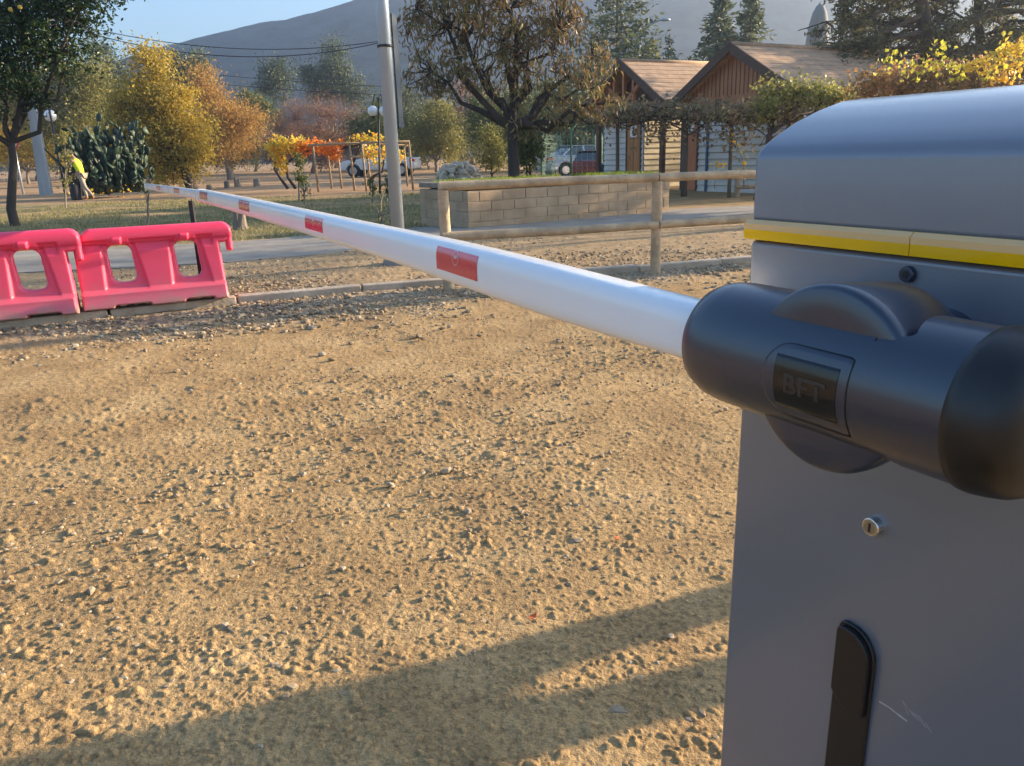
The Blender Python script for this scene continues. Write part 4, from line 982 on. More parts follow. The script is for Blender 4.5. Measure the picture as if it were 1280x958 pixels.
# ------------------------------------------------------------------ trees
G = lambda *c: list(c)
M['citrus'] = leafmat('citrus_leaves', G((.012, .028, .008), (.025, .05, .014), (.045, .075, .02), (.10, .12, .03)), .22, .35)
M['avocado'] = leafmat('avocado_leaves', G((.07, .055, .035), (.16, .11, .05), (.28, .18, .09), (.17, .18, .05), (.40, .25, .11), (.12, .08, .05)), .3)
M['gold'] = leafmat('golden_leaves', G((.15, .13, .03), (.32, .25, .04), (.50, .36, .05), (.66, .46, .08)), .4)
M['ochre'] = leafmat('ochre_leaves', G((.28, .17, .05), (.42, .25, .07), (.55, .33, .09), (.40, .30, .11)), .4)
M['olive'] = leafmat('olive_leaves', G((.09, .10, .03), (.18, .18, .05), (.31, .28, .07), (.42, .36, .09)), .35)
M['grey_green'] = leafmat('grey_green_leaves', G((.055, .075, .04), (.10, .13, .065), (.19, .21, .09)), .25)
M['pale_conifer'] = leafmat('pale_needles', G((.07, .10, .055), (.14, .17, .085), (.26, .27, .13)), .25)
M['dark_conifer'] = leafmat('dark_needles', G((.02, .035, .02), (.045, .065, .035), (.09, .11, .05)), .2)
M['rust'] = leafmat('rust_twigs', G((.16, .08, .05), (.28, .14, .08), (.36, .20, .10), (.24, .20, .09)), .3)
M['orange'] = leafmat('orange_vine', G((.60, .14, .03), (.75, .26, .04), (.85, .42, .05), (.50, .10, .03)), .5)
M['amber'] = leafmat('amber_vine', G((.65, .36, .04), (.85, .52, .05), (.75, .62, .10), (.35, .35, .06)), .5)
M['bushgreen'] = leafmat('bush_leaves', G((.04, .065, .015), (.09, .12, .025), (.17, .19, .04)), .35)
def lobe(px, py, Y, rx, rz, ry=None):
    """lobe seen at (px, py), radii given in photo pixels at that distance"""
    c = atY(px, py, Y); k = Y*.958/FPX; return (c, (rx*k, (ry or rx)*k, rz*k))
def T(name, lab, cat, px, Y, spec, lm, bm, seed, **kw):
    b = atY(px, 200, Y); b[2] = -.02; return tree(name, lab, cat, b, [lobe(*s[:2], Y+(s[4] if len(s) > 4 else 0), s[2], s[3]) for s in spec], M[lm], M[bm], seed, **kw)
# citrus at the left edge
Yc = 17.
citrus = T('citrus_tree', 'dark glossy citrus tree with a few yellow fruits at the left edge', 'tree', 2, Yc, [(20, 15, 62, 60), (80, 20, 48, 52), (30, 75, 50, 45), (85, 75, 28, 32), (-30, 60, 45, 60), (120, -15, 42, 26), (55, -40, 70, 40), (-10, 118, 22, 22, -.3), (48, 112, 22, 16)], 'citrus', 'bark_dark', 51, ncl=330, nleaf=62, rc=.17, leaf=.095, aspect=.5, shell=.2, tr=.082, lean=atY(14, 178, Yc))
for px, py in ((14, 12), (24, 9), (80, 58), (3, 100)):
    pass
mb = MB()
for px, py, dy in ((13, 12, -1.02), (25, 9, -1.0)):
    mb = MB(); mb.sphere(atY(px, py, Yc+dy), .042, 10); mb.build('fruit', paint('yellow_fruit', (.55, .36, .05), .55), citrus)
tb = Tubes(); tb.add([atY(14, 182, Yc), atY(-8, 168, Yc-.2), atY(-30, 140, Yc-.4)], [.07, .05, .04], 7); tb.build('branch', M['bark_dark'], citrus)
T('shrub_spray', 'overhanging pinkish spray of dry leaves high against the sky, top left', 'branch', 165, 15., [(150, -12, 22, 14), (168, 10, 8, 12)], 'rust', 'bark_dark', 52, ncl=16, nleaf=18, rc=.12, leaf=.07, tr=.02) if False else None
# big avocado behind the planter
Ya = 19.
T('avocado_tree', 'big dark drooping tree with dry brown hanging leaves behind the planter', 'tree', 641, Ya, [(560, 30, 70, 45), (640, 10, 80, 50), (540, 90, 42, 40), (600, 85, 50, 45), (660, 75, 55, 45), (700, 35, 45, 45), (520, 10, 28, 30), (725, 110, 40, 46, -.6), (680, 130, 36, 40), (620, -40, 100, 40), (758, 150, 22, 14, -.6), (740, 70, 26, 30), (650, 160, 22, 26), (770, 128, 18, 14, -.4)], 'avocado', 'bark_dark', 53, ncl=400, nleaf=24, rc=.15, leaf=.17, aspect=.24, droop=.8, shell=.3, tr=.135, lean=atY(640, 160, Ya), twig=.8, twr=.016)
tb = Tubes()
# trees on the left and far ones
T('golden_tree', 'large golden-green leaning tree between the cactus and the orange trees', 'tree', 236, 38., [(190, 85, 26, 32), (200, 130, 38, 40), (165, 130, 24, 40), (222, 165, 36, 44), (180, 180, 38, 44), (240, 190, 20, 30), (150, 175, 20, 40), (215, 215, 26, 18)], 'gold', 'bark_dark', 54, ncl=330, nleaf=52, rc=.36, leaf=.20, shell=.35, tr=.22, lean=atY(228, 205, 38.))
T('willow_tree', 'rounded ochre-orange willow right of the golden tree', 'tree', 285, 55., [(262, 135, 30, 34), (290, 165, 34, 34), (250, 105, 18, 22), (305, 150, 20, 20), (270, 185, 30, 16)], 'ochre', 'bark_pale', 55, ncl=230, nleaf=48, rc=.5, leaf=.26, aspect=.3, droop=.5, shell=.3, tr=.2)
T('broad_tree', 'broad yellow-olive tree behind the leaning concrete pole', 'tree', 90, 58., [(105, 120, 26, 34), (75, 100, 30, 34), (95, 160, 30, 30), (60, 150, 26, 36), (120, 100, 14, 24), (30, 130, 30, 45)], 'olive', 'bark_pale', 56, ncl=260, nleaf=45, rc=.55, leaf=.27, shell=.3, tr=.25)
T('yellow_hedge', 'low bright yellow-green hedge at the far left behind the poles', 'hedge', 30, 62., [(15, 180, 24, 26), (50, 186, 22, 22), (85, 180, 18, 24), (-20, 170, 25, 35), (0, 120, 22, 30)], 'gold', 'bark_pale', 57, ncl=150, nleaf=42, rc=.5, leaf=.26, shell=.3, tr=.1)
T('tall_poplar', 'tall grey-green poplar rising left of the golden tree', 'tree', 122, 95., [(120, 80, 9, 32), (118, 115, 12, 32), (122, 60, 6, 14)], 'grey_green', 'bark_pale', 58, ncl=90, nleaf=40, rc=.7, leaf=.4, tr=.25)
T('tall_poplar', 'grey-green pointed tree touching the left side of the golden crown', 'tree', 142, 90., [(140, 95, 9, 34), (144, 125, 12, 32)], 'grey_green', 'bark_pale', 59, ncl=80, nleaf=40, rc=.7, leaf=.4, tr=.25)
T('umbrella_pine', 'dark grey-green pine behind the golden tree, flat crowned', 'tree', 232, 88., [(215, 82, 14, 13), (228, 98, 16, 14), (246, 76, 12, 13), (250, 98, 12, 18), (232, 118, 16, 14)], 'grey_green', 'bark_pale', 60, ncl=110, nleaf=45, rc=.6, leaf=.38, tr=.3)
T('eucalyptus', 'slim pale eucalyptus with forked crown right of the ochre willow', 'tree', 346, 100., [(340, 95, 12, 20), (352, 85, 7, 12), (330, 110, 9, 12), (350, 110, 12, 16)], 'grey_green', 'bark_pale', 61, ncl=60, nleaf=35, rc=.7, leaf=.42, tr=.25)
T('eucalyptus', 'tallest grey eucalyptus against the hill, left of the steel pole', 'tree', 420, 105., [(418, 75, 12, 24), (415, 100, 18, 24), (435, 105, 14, 20), (390, 95, 14, 16), (402, 110, 16, 16), (448, 118, 12, 16)], 'grey_green', 'bark_pale', 62, ncl=150, nleaf=45, rc=.7, leaf=.42, tr=.3)
T('dark_bush', 'dark green round tree at the right of the ochre willow base', 'tree', 318, 92., [(315, 140, 16, 26), (332, 150, 14, 24)], 'bushgreen', 'bark_pale', 63, ncl=70, nleaf=45, rc=.6, leaf=.36, tr=.2)
T('rust_tree', 'wide rust-brown nearly leafless tree above the orange vine', 'tree', 390, 72., [(370, 150, 30, 28), (405, 145, 34, 30), (440, 155, 24, 26), (350, 165, 24, 22), (395, 175, 44, 14)], 'rust', 'bark_red', 64, ncl=260, nleaf=34, rc=.45, leaf=.22, aspect=.25, shell=.2, tr=.2, twig=.8, twr=.03)
T('green_bush', 'rounded green bush left of the steel pole', 'bush', 475, 66., [(478, 155, 22, 24), (455, 165, 18, 20)], 'bushgreen', 'bark_pale', 65, ncl=80, nleaf=45, rc=.45, leaf=.25, tr=.12)
T('yellow_bush', 'yellow-green bush directly right of the steel pole', 'bush', 545, 60., [(540, 160, 24, 32), (560, 170, 22, 26), (520, 165, 16, 26), (548, 130, 14, 18)], 'olive', 'bark_pale', 66, ncl=140, nleaf=48, rc=.45, leaf=.24, tr=.12)
T('shade_bush', 'dark shaded shrub behind the steel pole and white pickup', 'bush', 508, 63., [(508, 165, 16, 26)], 'citrus', 'bark_pale', 67, ncl=50, nleaf=45, rc=.45, leaf=.24, tr=.1)
T('far_tree', 'brownish far tree glimpsed through the drooping tree', 'tree', 585, 80., [(585, 140, 26, 36), (620, 150, 24, 34)], 'rust', 'bark_pale', 68, ncl=120, nleaf=36, rc=.5, leaf=.3, tr=.2)
T('hedge_bush', 'green leafy bush below the drooping tree, right of its trunk', 'bush', 668, 24., [(656, 192, 10, 22), (664, 186, 8, 20), (656, 165, 10, 14)], 'bushgreen', 'bark_dark', 69, ncl=60, nleaf=40, rc=.18, leaf=.12, tr=.05)
T('hedge_bush', 'green bush under the left limbs of the drooping tree', 'bush', 612, 30., [(612, 185, 12, 26), (625, 195, 10, 16)], 'olive', 'bark_dark', 70, ncl=45, nleaf=40, rc=.2, leaf=.13, tr=.05)
for i, (px, Y, sp) in enumerate([(-60, 75., [(-60, 130, 50, 55)]), (20, 85., [(20, 120, 30, 40)]), (290, 105., [(290, 150, 30, 22)]), (500, 100., [(500, 140, 28, 28)]), (640, 85., [(640, 150, 40, 40)]), (700, 80., [(700, 140, 40, 40)])]):
    T('far_tree', ['far tree crown filling the sky gap at the left edge', 'far olive tree behind the yellow hedge', 'far low tree at the foot of the hill behind the willow', 'far tree behind the steel pole at the foot of the hill', 'far dark tree behind the drooping tree trunk', 'far dark tree above the green mesh enclosure'][i], 'tree', px, Y, sp, ['olive', 'olive', 'grey_green', 'grey_green', 'olive', 'grey_green'][i], 'bark_pale', 80+i, ncl=110, nleaf=42, rc=.6, leaf=.34, tr=.2)
def CF(lab, px, Y, top, rad, lm, seed, **kw):
    b = atY(px, 200, Y); b[2] = 0; t = atY(px, top, Y)
    return conifer('conifer', lab, 'conifer', b, t[2], rad*Y*.958/FPX, M[lm], M['bark'], seed, **kw)
CF('tall pale open conifer behind the curved street lamp', 770, 44., -50, 150, 'pale_conifer', 90, levels=34, per=9, leaf=.34, up=.18, dens=30, tr=.25)
CF('blue-grey fir, left of the pair behind the brown roofs', 893, 47., -12, 88, 'pale_conifer', 91, levels=32, per=9, leaf=.36, up=.10, dens=32, tr=.25)
CF('blue-grey fir, right of the pair behind the brown roofs', 928, 46., -12, 80, 'pale_conifer', 92, levels=32, per=9, leaf=.36, up=.10, dens=32, tr=.25)
CF('small dark spiky fir between the two pale conifers', 833, 60., 42, 30, 'dark_conifer', 93, levels=18, per=6, leaf=.3, up=-.15, dens=14, tr=.14)
CF('short pale conifer next to the street lamp pole', 812, 52., 46, 40, 'olive', 94, levels=16, per=8, leaf=.34, up=.1, dens=24, tr=.14)
# big cedar on the right, seen from below its spreading limbs
def cedar():
    Y = 25.; rng = np.random.default_rng(95); b = atY(1165, 180, Y); b[2] = 0; root = empty('cedar_tree', b, 'large spreading cedar whose boughs hang over the long brown roof', 'tree', None)
    k = Y*.958/FPX; tb = Tubes(); top = atY(1150, -160, Y); trunk = bend(rng, b-[0, 0, .1], top, 6, .01); tb.add(trunk, np.linspace(.32, .1, 7), 10)
    tb.add(bend(rng, atY(1225, 180, Y+1)*[1, 1, 0], atY(1230, -120, Y+1), 5, .02), np.linspace(.2, .08, 6), 8)
    PP = []; VV = []
    for i in range(120):
        t = rng.uniform(.30, 1); o = b+(top-b)*t if rng.uniform() < .65 else atY(1225, 180, Y+1)*[1, 1, 0]+np.array([0, 0, top[2]*t])
        ph = rng.uniform(0, 2*math.pi); L = rng.uniform(1.8, 4.4)*(1.1-.45*t); e = o+np.array([math.cos(ph)*L, math.sin(ph)*L, rng.uniform(-.9, .5)])
        P = bend(rng, o, e, 5, .04); tb.add(P, np.linspace(.06, .015, 6), 5)
        for j in range(12):
            f = rng.uniform(.2, 1); q = o+(e-o)*f; side = np.array([-math.sin(ph), math.cos(ph), 0])*rng.choice([-1, 1]); w = L*.30*(1.15-f); e2 = q+side*w+(e-o)/L*w*.7+np.array([0, 0, -.16*w-rng.uniform(0, .25)])
            tb.add([q, (q+e2)/2+[0, 0, .03], e2], [.02, .012, .006], 4); n = int(24*w/.8)+8
            s = rng.uniform(.1, 1, n)[:, None]; PP.append(q+(e2-q)*s+rng.normal(size=(n, 3))*[.09, .09, .05]); VV.append(np.full(n, rng.uniform(0, .6))+rng.uniform(0, .4, n))
    # hanging boughs reaching over the roof on the left
    for (p0_, p1_, p2_) in (((1150, -20), (1080, 30), (1045, 48)), ((1150, 40), (1070, 60), (1018, 60)), ((1150, 20), (1060, 60), (1032, 92)), ((1100, 40), (1050, 80), (1020, 88)), ((1150, 70), (1090, 80), (1050, 76)), ((1150, -40), (1080, -8), (1052, 2)), ((1075, -8), (1055, 12), (1050, 30))):
        P = [atY(*p0_, Y-.8), atY(*p1_, Y-1.5), atY(*p2_, Y-2)]; tb.add(P, [.07, .04, .012], 6)
        for j in range(20):
            f = rng.uniform(0.2, 1); q = (1-f)**2*P[0]+2*f*(1-f)*P[1]+f*f*P[2]; e2 = q+rng.normal(size=3)*[.42, .4, .22]-[0, 0, .12]; tb.add([q, e2], [.014, .005], 4); n = 22; s = rng.uniform(0, 1, n)[:, None]
            PP.append(q+(e2-q)*s+rng.normal(size=(n, 3))*.07); VV.append(np.full(n, rng.uniform(0, .5))+rng.uniform(0, .4, n))
    PP = np.concatenate(PP); VV = np.concatenate(VV); V, F = leaf_quads(rng, PP, .15, .34, .1)
    tb.build('trunk', M['bark'], root); link('crown', mesh_np('crown', V, F, M['cedar_l'], False, VV), root)
M['cedar_l'] = leafmat('cedar_needles', G((.05, .06, .03), (.11, .12, .055), (.22, .20, .09), (.34, .26, .13)), .42)
cedar()
# tapered grey tower standing beyond the roof
def tower():
    Y = 52.; b = atY(1010, 190, Y); b[2] = 0; root = empty('tower', b, 'smooth tapered grey tower with a rounded top beyond the long brown roof', 'tower'); k = Y*.958/FPX
    zs = [(-.1, 16), (atY(1012, 68, Y)[2], 14.5), (atY(1013, 50, Y)[2], 13), (atY(1014, 30, Y)[2], 11), (atY(1015, 16, Y)[2], 8), (atY(1015, 8, Y)[2], 4.5), (atY(1015, 5, Y)[2], 1)]
    mb = MB(); mb.tube([b+[z*.006, 0, z] for z, r in zs], [r*k for z, r in zs], 26); mb.build('shaft', paint('tower_render', (.24, .24, .22), .9, var=.25, scale=.8, bump=.3, streak=True), root)
    mb = MB(); c = atY(1074, 60, Y); c2 = c.copy(); c2[2] = 0
tower()
# autumn hedge behind the cabinet
M['autumn'] = leafmat('autumn_hedge', G((.10, .09, .03), (.24, .18, .06), (.36, .22, .09), (.42, .20, .08), (.30, .30, .07)), .4)
T('autumn_hedge', 'mixed brown and olive autumn hedge showing above the cabinet', 'hedge', 1180, 16., [(1100, 105, 34, 16), (1150, 98, 36, 20), (1210, 98, 40, 20), (1270, 95, 40, 22), (1330, 95, 40, 24), (1190, 125, 90, 20)], 'autumn', 'bark_red', 97, ncl=230, nleaf=40, rc=.16, leaf=.10, aspect=.6, shell=.2, tr=.05)
T('orange_creeper', 'bright orange-leaved creeper at the right edge above the cabinet', 'creeper', 1262, 14.5, [(1255, 72, 20, 14), (1240, 88, 12, 8), (1215, 82, 14, 4), (1275, 60, 12, 12), (1262, 96, 16, 8)], 'amber', 'bark_red', 98, ncl=24, nleaf=14, rc=.11, leaf=.10, aspect=.7, tr=.03)
T('lime_creeper', 'lime-yellow leaved shoots in front of the cedar above the cabinet', 'creeper', 1165, 14.8, [(1165, 66, 14, 8), (1140, 88, 10, 8), (1178, 75, 8, 10), (1195, 90, 8, 8), (1115, 75, 10, 6)], 'vine_y2', 'bark_red', 99, ncl=8, nleaf=10, rc=.10, leaf=.09, aspect=.8, tr=.02) if M.setdefault('vine_y2', leafmat('lime_leaves', G((.30, .32, .04), (.55, .50, .06), (.62, .60, .10)), .5)) else None

# ------------------------------------------------------------------ background hedges that fill the far side of the field
rngb = np.random.default_rng(200)
for i, (x0, x1, Y, y0, y1, mt, lab) in enumerate([
        (-40, 120, 78., 150, 210, 'olive', 'long olive hedge closing the field at the far left'),
        (120, 330, 80., 165, 208, 'bushgreen', 'dark green hedge across the field behind the golden and ochre trees'),
        (330, 470, 80., 158, 206, 'rust', 'brown scrub behind the orange vine arbour'),
        (470, 600, 74., 150, 206, 'olive', 'olive scrub behind the white pickup, either side of the pole'),
        (590, 790, 58., 120, 202, 'bushgreen', 'dark hedge behind the mesh enclosure and the drooping tree')]):
    n = int((x1-x0)/22)+1
    T('hedge', lab, 'hedge', (x0+x1)/2, Y, [(x0+(x1-x0)*(k+.5)/n+rngb.normal()*4, (y0+y1)/2+rngb.normal()*3, 17, (y1-y0)/2*rngb.uniform(.9, 1.2), rngb.normal()*2) for k in range(n)], mt, 'bark_pale', 210+i, ncl=40*n, nleaf=44, rc=.45, leaf=.26, shell=.1, tr=.06)

# ------------------------------------------------------------------ prickly pear
def prickly_pear():
    Y = 31.; b = atY(140, 240, Y); b[2] = 0; root = empty('prickly_pear', b, 'big dark green prickly pear clump behind the bending worker', 'cactus'); rng = np.random.default_rng(61); k = Y*.958/FPX
    m = leafmat('cactus_skin', [(.009, .020, .013), (.016, .035, .019), (.03, .055, .03), (.08, .09, .04)], .0, .5)
    V = []; F = []; vv = []; o = 0
    def pad(c, up, nrm, r):
        nonlocal o
        up = up/np.linalg.norm(up); nrm = nrm-np.dot(nrm, up)*up; nrm /= np.linalg.norm(nrm); sd = np.cross(up, nrm); n = 10; P = [c+nrm*.03]; 
        ring = [c+up*r*1.35*math.sin(t)*(1.0 if math.sin(t) > 0 else .95)+sd*r*.85*math.cos(t)*(1+.18*math.sin(t)) for t in np.arange(n)*2*math.pi/n]
        inn = [c+(q-c)*.72+nrm*.028 for q in ring]; inb = [c+(q-c)*.72-nrm*.028 for q in ring]
        P = ring+inn+inb+[c+nrm*.034, c-nrm*.034]; V.extend(P)
        for j in range(n):
            j2 = (j+1) % n; F.extend([(o+j, o+j2, o+n+j2, o+n+j), (o+j2, o+j, o+2*n+j, o+2*n+j2), (o+n+j, o+n+j2, o+3*n, o+3*n), (o+2*n+j2, o+2*n+j, o+3*n+1, o+3*n+1)])
        vv.extend([rng.uniform(0, 1)]*4*n); o += 3*n+2
    tips = []
    for i in range(95):
        a = rng.uniform(0, 6.28); c = b+np.array([math.cos(a)*rng.uniform(.1, 1.25), math.sin(a)*rng.uniform(.1, .9), .2])
        up = np.array([math.cos(a)*.5, math.sin(a)*.4, 1.]); h = 0; hm = rng.uniform(1.0, 2.9)*(1.15-.42*np.linalg.norm((c-b)[:2]))
        while c[2] < hm:
            r = rng.uniform(.10, .17); pad(c+up/np.linalg.norm(up)*r, up, rng.normal(size=3), r); c = c+up/np.linalg.norm(up)*r*2.1; up = up*.6+np.array([rng.normal()*.45, rng.normal()*.45, .7])
            if rng.uniform() < .55: pad(c-[0, 0, .1]+rng.normal(size=3)*.12, rng.normal(size=3)*[1, 1, .3]+[0, 0, .8], rng.normal(size=3), rng.uniform(.08, .15))
    F2 = np.array(F); me = bpy.data.meshes.new('pads'); me.from_pydata([tuple(map(float, p)) for p in V], [], [tuple(int(x) for x in dict.fromkeys(f)) for f in F]); me.materials.append(m)
    at = me.attributes.new('v', 'FLOAT', 'FACE'); at.data.foreach_set('value', np.array(vv, dtype=np.float32)); me.polygons.foreach_set('use_smooth', [True]*len(me.polygons)); link('pads', me, root)
    P = b+rng.normal(size=(60, 3))*[.9, .4, .1]+[0, -.8, .25]; V, F = leaf_quads(rng, P, .12, .7); link('dry_leaves', mesh_np('dry_leaves', V, F, M['vine_yellow'], False, rng.uniform(0, 1, len(F))), root)
prickly_pear()

# ------------------------------------------------------------------ orange vine arbour
def arbour():
    Y = 31.; root_p = atY(420, 235, Y); root_p[2] = 0
    root = empty('vine_arbour', root_p, 'thin timber arbour with orange and yellow autumn vine leaves on the field', 'arbour'); rng = np.random.default_rng(71)
    def P_(px, py, y=Y): p = atY(px, py, y); return p
    wood = M['log_thin'] = paint('arbour_pole', (.34, .24, .14), .85, var=.25, scale=4)
    for px, py, y in ((391, 182, 30), (408, 178, 33), (421, 182, 33), (437, 182, 30.5), (452, 180, 29.5), (458, 182, 33), (511, 177, 29.5), (505, 185, 33), (484, 178, 33)):
        t = P_(px, py, y); mb = MB(); mb.tube([(t[0]+.05, t[1], -.05), t], [.045, .04], 7); mb.build('post', wood, root)
    for a, b in (((385, 182, 30), (452, 179, 29.5)), ((450, 179, 29.5), (512, 177, 29.5)), ((400, 178, 33), (510, 182, 33)), ((437, 196, 30.3), (452, 197, 29.6)), ((452, 181, 29.5), (458, 182, 33)), ((511, 178, 29.5), (505, 183, 33))):
        mb = MB(); mb.tube([P_(*a), P_(*b)], [.04, .04], 7); mb.build('rail', wood, root)
    def clump(name, mat, pts, n, leaf=.13):
        PP = []
        for px, py, rx, rz, y in pts:
            k = y*.958/FPX; kk = int(n*rx*rz/120); d = rng.normal(size=(kk, 3)); d /= np.linalg.norm(d, axis=1)[:, None]; PP.append(P_(px, py, y)+d*(rng.uniform(0, 1, kk)**.45)[:, None]*np.array([rx*k, rx*k*.9, rz*k]))
        PP = np.concatenate(PP); V, F = leaf_quads(rng, PP, leaf, .8, .2); link(name, mesh_np(name, V, F, mat, False, rng.uniform(0, 1, len(F))), root)
    clump('amber_leaves', M['amber'], [(345, 188, 13, 18, 31), (360, 180, 18, 11, 31), (352, 205, 9, 12, 31), (378, 178, 14, 8, 31.5), (372, 195, 8, 8, 31)], 150)
    clump('orange_leaves', M['orange'], [(392, 183, 16, 10, 31), (410, 186, 14, 10, 31), (418, 192, 9, 9, 31), (378, 186, 12, 9, 31), (425, 180, 8, 7, 31)], 150)
    clump('yellow_leaves', M['amber'], [(450, 172, 14, 5, 31), (468, 172, 14, 7, 31), (440, 178, 8, 4, 31), (488, 176, 12, 5, 31), (462, 190, 14, 10, 31.5), (480, 192, 10, 10, 32), (500, 195, 7, 8, 31), (472, 205, 7, 7, 31)], 110)
    tb = Tubes()
    for P in ([(360, 236), (352, 225), (343, 212), (345, 195)], [(370, 236), (360, 222), (358, 205), (372, 193), (395, 186)], [(458, 232), (468, 220), (478, 215), (480, 200)], [(440, 206), (447, 190), (452, 180)], [(425, 186), (440, 183), (452, 180)]):
        tb.add([P_(*p) for p in P], np.linspace(.07, .03, len(P)), 7)
    tb.build('vine_stem', M['bark_dark'], root)
arbour()
def sapling(px, py0, py1, Y, lab, seed, mat='bushgreen', w=6, n=220, leaf=.07, name='sapling', lean_=0):
    b = atY(px, py0, Y); b[2] = 0; t = atY(px+lean_, py1, Y); rng = np.random.default_rng(seed); root = empty(name, b, lab, 'sapling'); tb = Tubes(); k = Y*.958/FPX
    P = bend(rng, b-[0, 0, .05], t, 5, .015); tb.add(P, np.linspace(.03, .008, 6), 5); PP = []
    for i in range(14):
        f = rng.uniform(.3, 1); q = b+(t-b)*f; e = q+np.array([rng.normal()*w*k, rng.normal()*w*k, rng.uniform(.0, .25)]); tb.add([q, e], [.01, .004], 4); m_ = n//14; PP.append(q+(e-q)*rng.uniform(.2, 1.1, (m_, 1))+rng.normal(size=(m_, 3))*.05)
    tb.build('stem', M['bark_pale'], root); V, F = leaf_quads(rng, np.concatenate(PP), leaf, .6, .2); link('leaves', mesh_np('leaves', V, F, M[mat], False, rng.uniform(0, 1, len(F))), root)
sapling(82, 262, 168, 24., 'slender leafy sapling in front of the worker, taller than him', 301, 'olive', 7, 520, .07)
sapling(374, 258, 196, 24., 'bushy dark green sapling below the orange end of the arbour', 302, 'bushgreen', 7, 520, .08)
sapling(381, 262, 238, 22., 'tiny bare-stemmed sapling under the orange arbour', 303, 'bushgreen', 4, 70, .07)
sapling(466, 262, 226, 22., 'small dark sapling left of the black lamp post foot', 304, 'bushgreen', 5, 160, .07)
sapling(484, 258, 222, 22., 'small leafy sapling hard against the steel pole', 305, 'bushgreen', 4, 200, .08)
sapling(476, 322, 252, 12.2, 'thin dark twig sapling showing just above the boom left of the pole', 306, 'olive', 4, 60, .04)
sapling(240, 262, 225, 23., 'dry thin sapling near the foot of the golden tree', 307, 'rust', 5, 60, .05)
sapling(186, 300, 226, 16., 'bare whip-thin sapling behind the pink barriers', 308, 'rust', 3, 30, .04)
# white rockery
def rock_heap():
    Y = 22.; b = atY(573, 222, Y); b[2] = 0; root = None; rng = np.random.default_rng(401); mb = MB(); k = Y*.958/FPX; V = []; 
    t = (1+5**.5)/2; ico = np.array([(-1, t, 0), (1, t, 0), (-1, -t, 0), (1, -t, 0), (0, -1, t), (0, 1, t), (0, -1, -t), (0, 1, -t), (t, 0, -1), (t, 0, 1), (-t, 0, -1), (-t, 0, 1)])/np.hypot(1, t)
    tri = [(0, 11, 5), (0, 5, 1), (0, 1, 7), (0, 7, 10), (0, 10, 11), (1, 5, 9), (5, 11, 4), (11, 10, 2), (10, 7, 6), (7, 1, 8), (3, 9, 4), (3, 4, 2), (3, 2, 6), (3, 6, 8), (3, 8, 9), (4, 9, 5), (2, 4, 11), (6, 2, 10), (8, 6, 7), (9, 8, 1)]
    for i in range(650):
        u = rng.normal(size=3); u /= np.linalg.norm(u); u[2] = abs(u[2]); c = b+u*np.array([.78, .6, 1.02])*rng.uniform(.75, 1); s = rng.uniform(.035, .10)
        mb.add(c+ico*s*(1+rng.normal(size=(12, 1))*.2)*rng.uniform(.6, 1.4, 3), tri)
    o = mb.build('rock_heap', paint('pale_rock', (.56, .47, .35), .9, var=.35, scale=6, bump=.5, dirt=(.12, .10, .07))); tag(o, 'heap of small pale rocks left of the drooping tree, behind the planter', 'rock heap')
rock_heap()
def stump(px, py, Y, r, h, lab, seed):
    b = atY(px, py, Y); b[2] = 0; rng = np.random.default_rng(seed); mb = MB(); n = 12; V = []
    for zz, k in ((-.05, 1.3), (h*.2, 1.05), (h*.8, .9), (h, .8)):
        for j in range(n): t = 2*math.pi*j/n; q = r*k*(1+rng.normal()*.1); V.append(b+[q*math.cos(t), q*math.sin(t), zz+rng.normal()*r*.1])
    F = [(i*n+j, i*n+(j+1) % n, (i+1)*n+(j+1) % n, (i+1)*n+j) for i in range(3) for j in range(n)]+[[3*n+j for j in range(n)]]; mb.add(V, F)
    o = mb.build('stump', M['bark_pale']); tag(o, lab, 'stump', None)
stump(302, 296, 14.5, .12, .42, 'mossy grey stump on the lawn beside the free end of the pink barrier', 1)
stump(284, 236, 38, .13, .32, 'dark stump on the field, leftmost of the row under the ochre willow', 2)
stump(297, 234, 39, .16, .50, 'tallest dark stump of the row on the field', 3)
stump(321, 233, 39, .14, .38, 'dark stump on the field nearest the orange arbour', 4)
stump(262, 240, 36, .12, .22, 'lowest dark stump on the field, by the golden tree', 5)

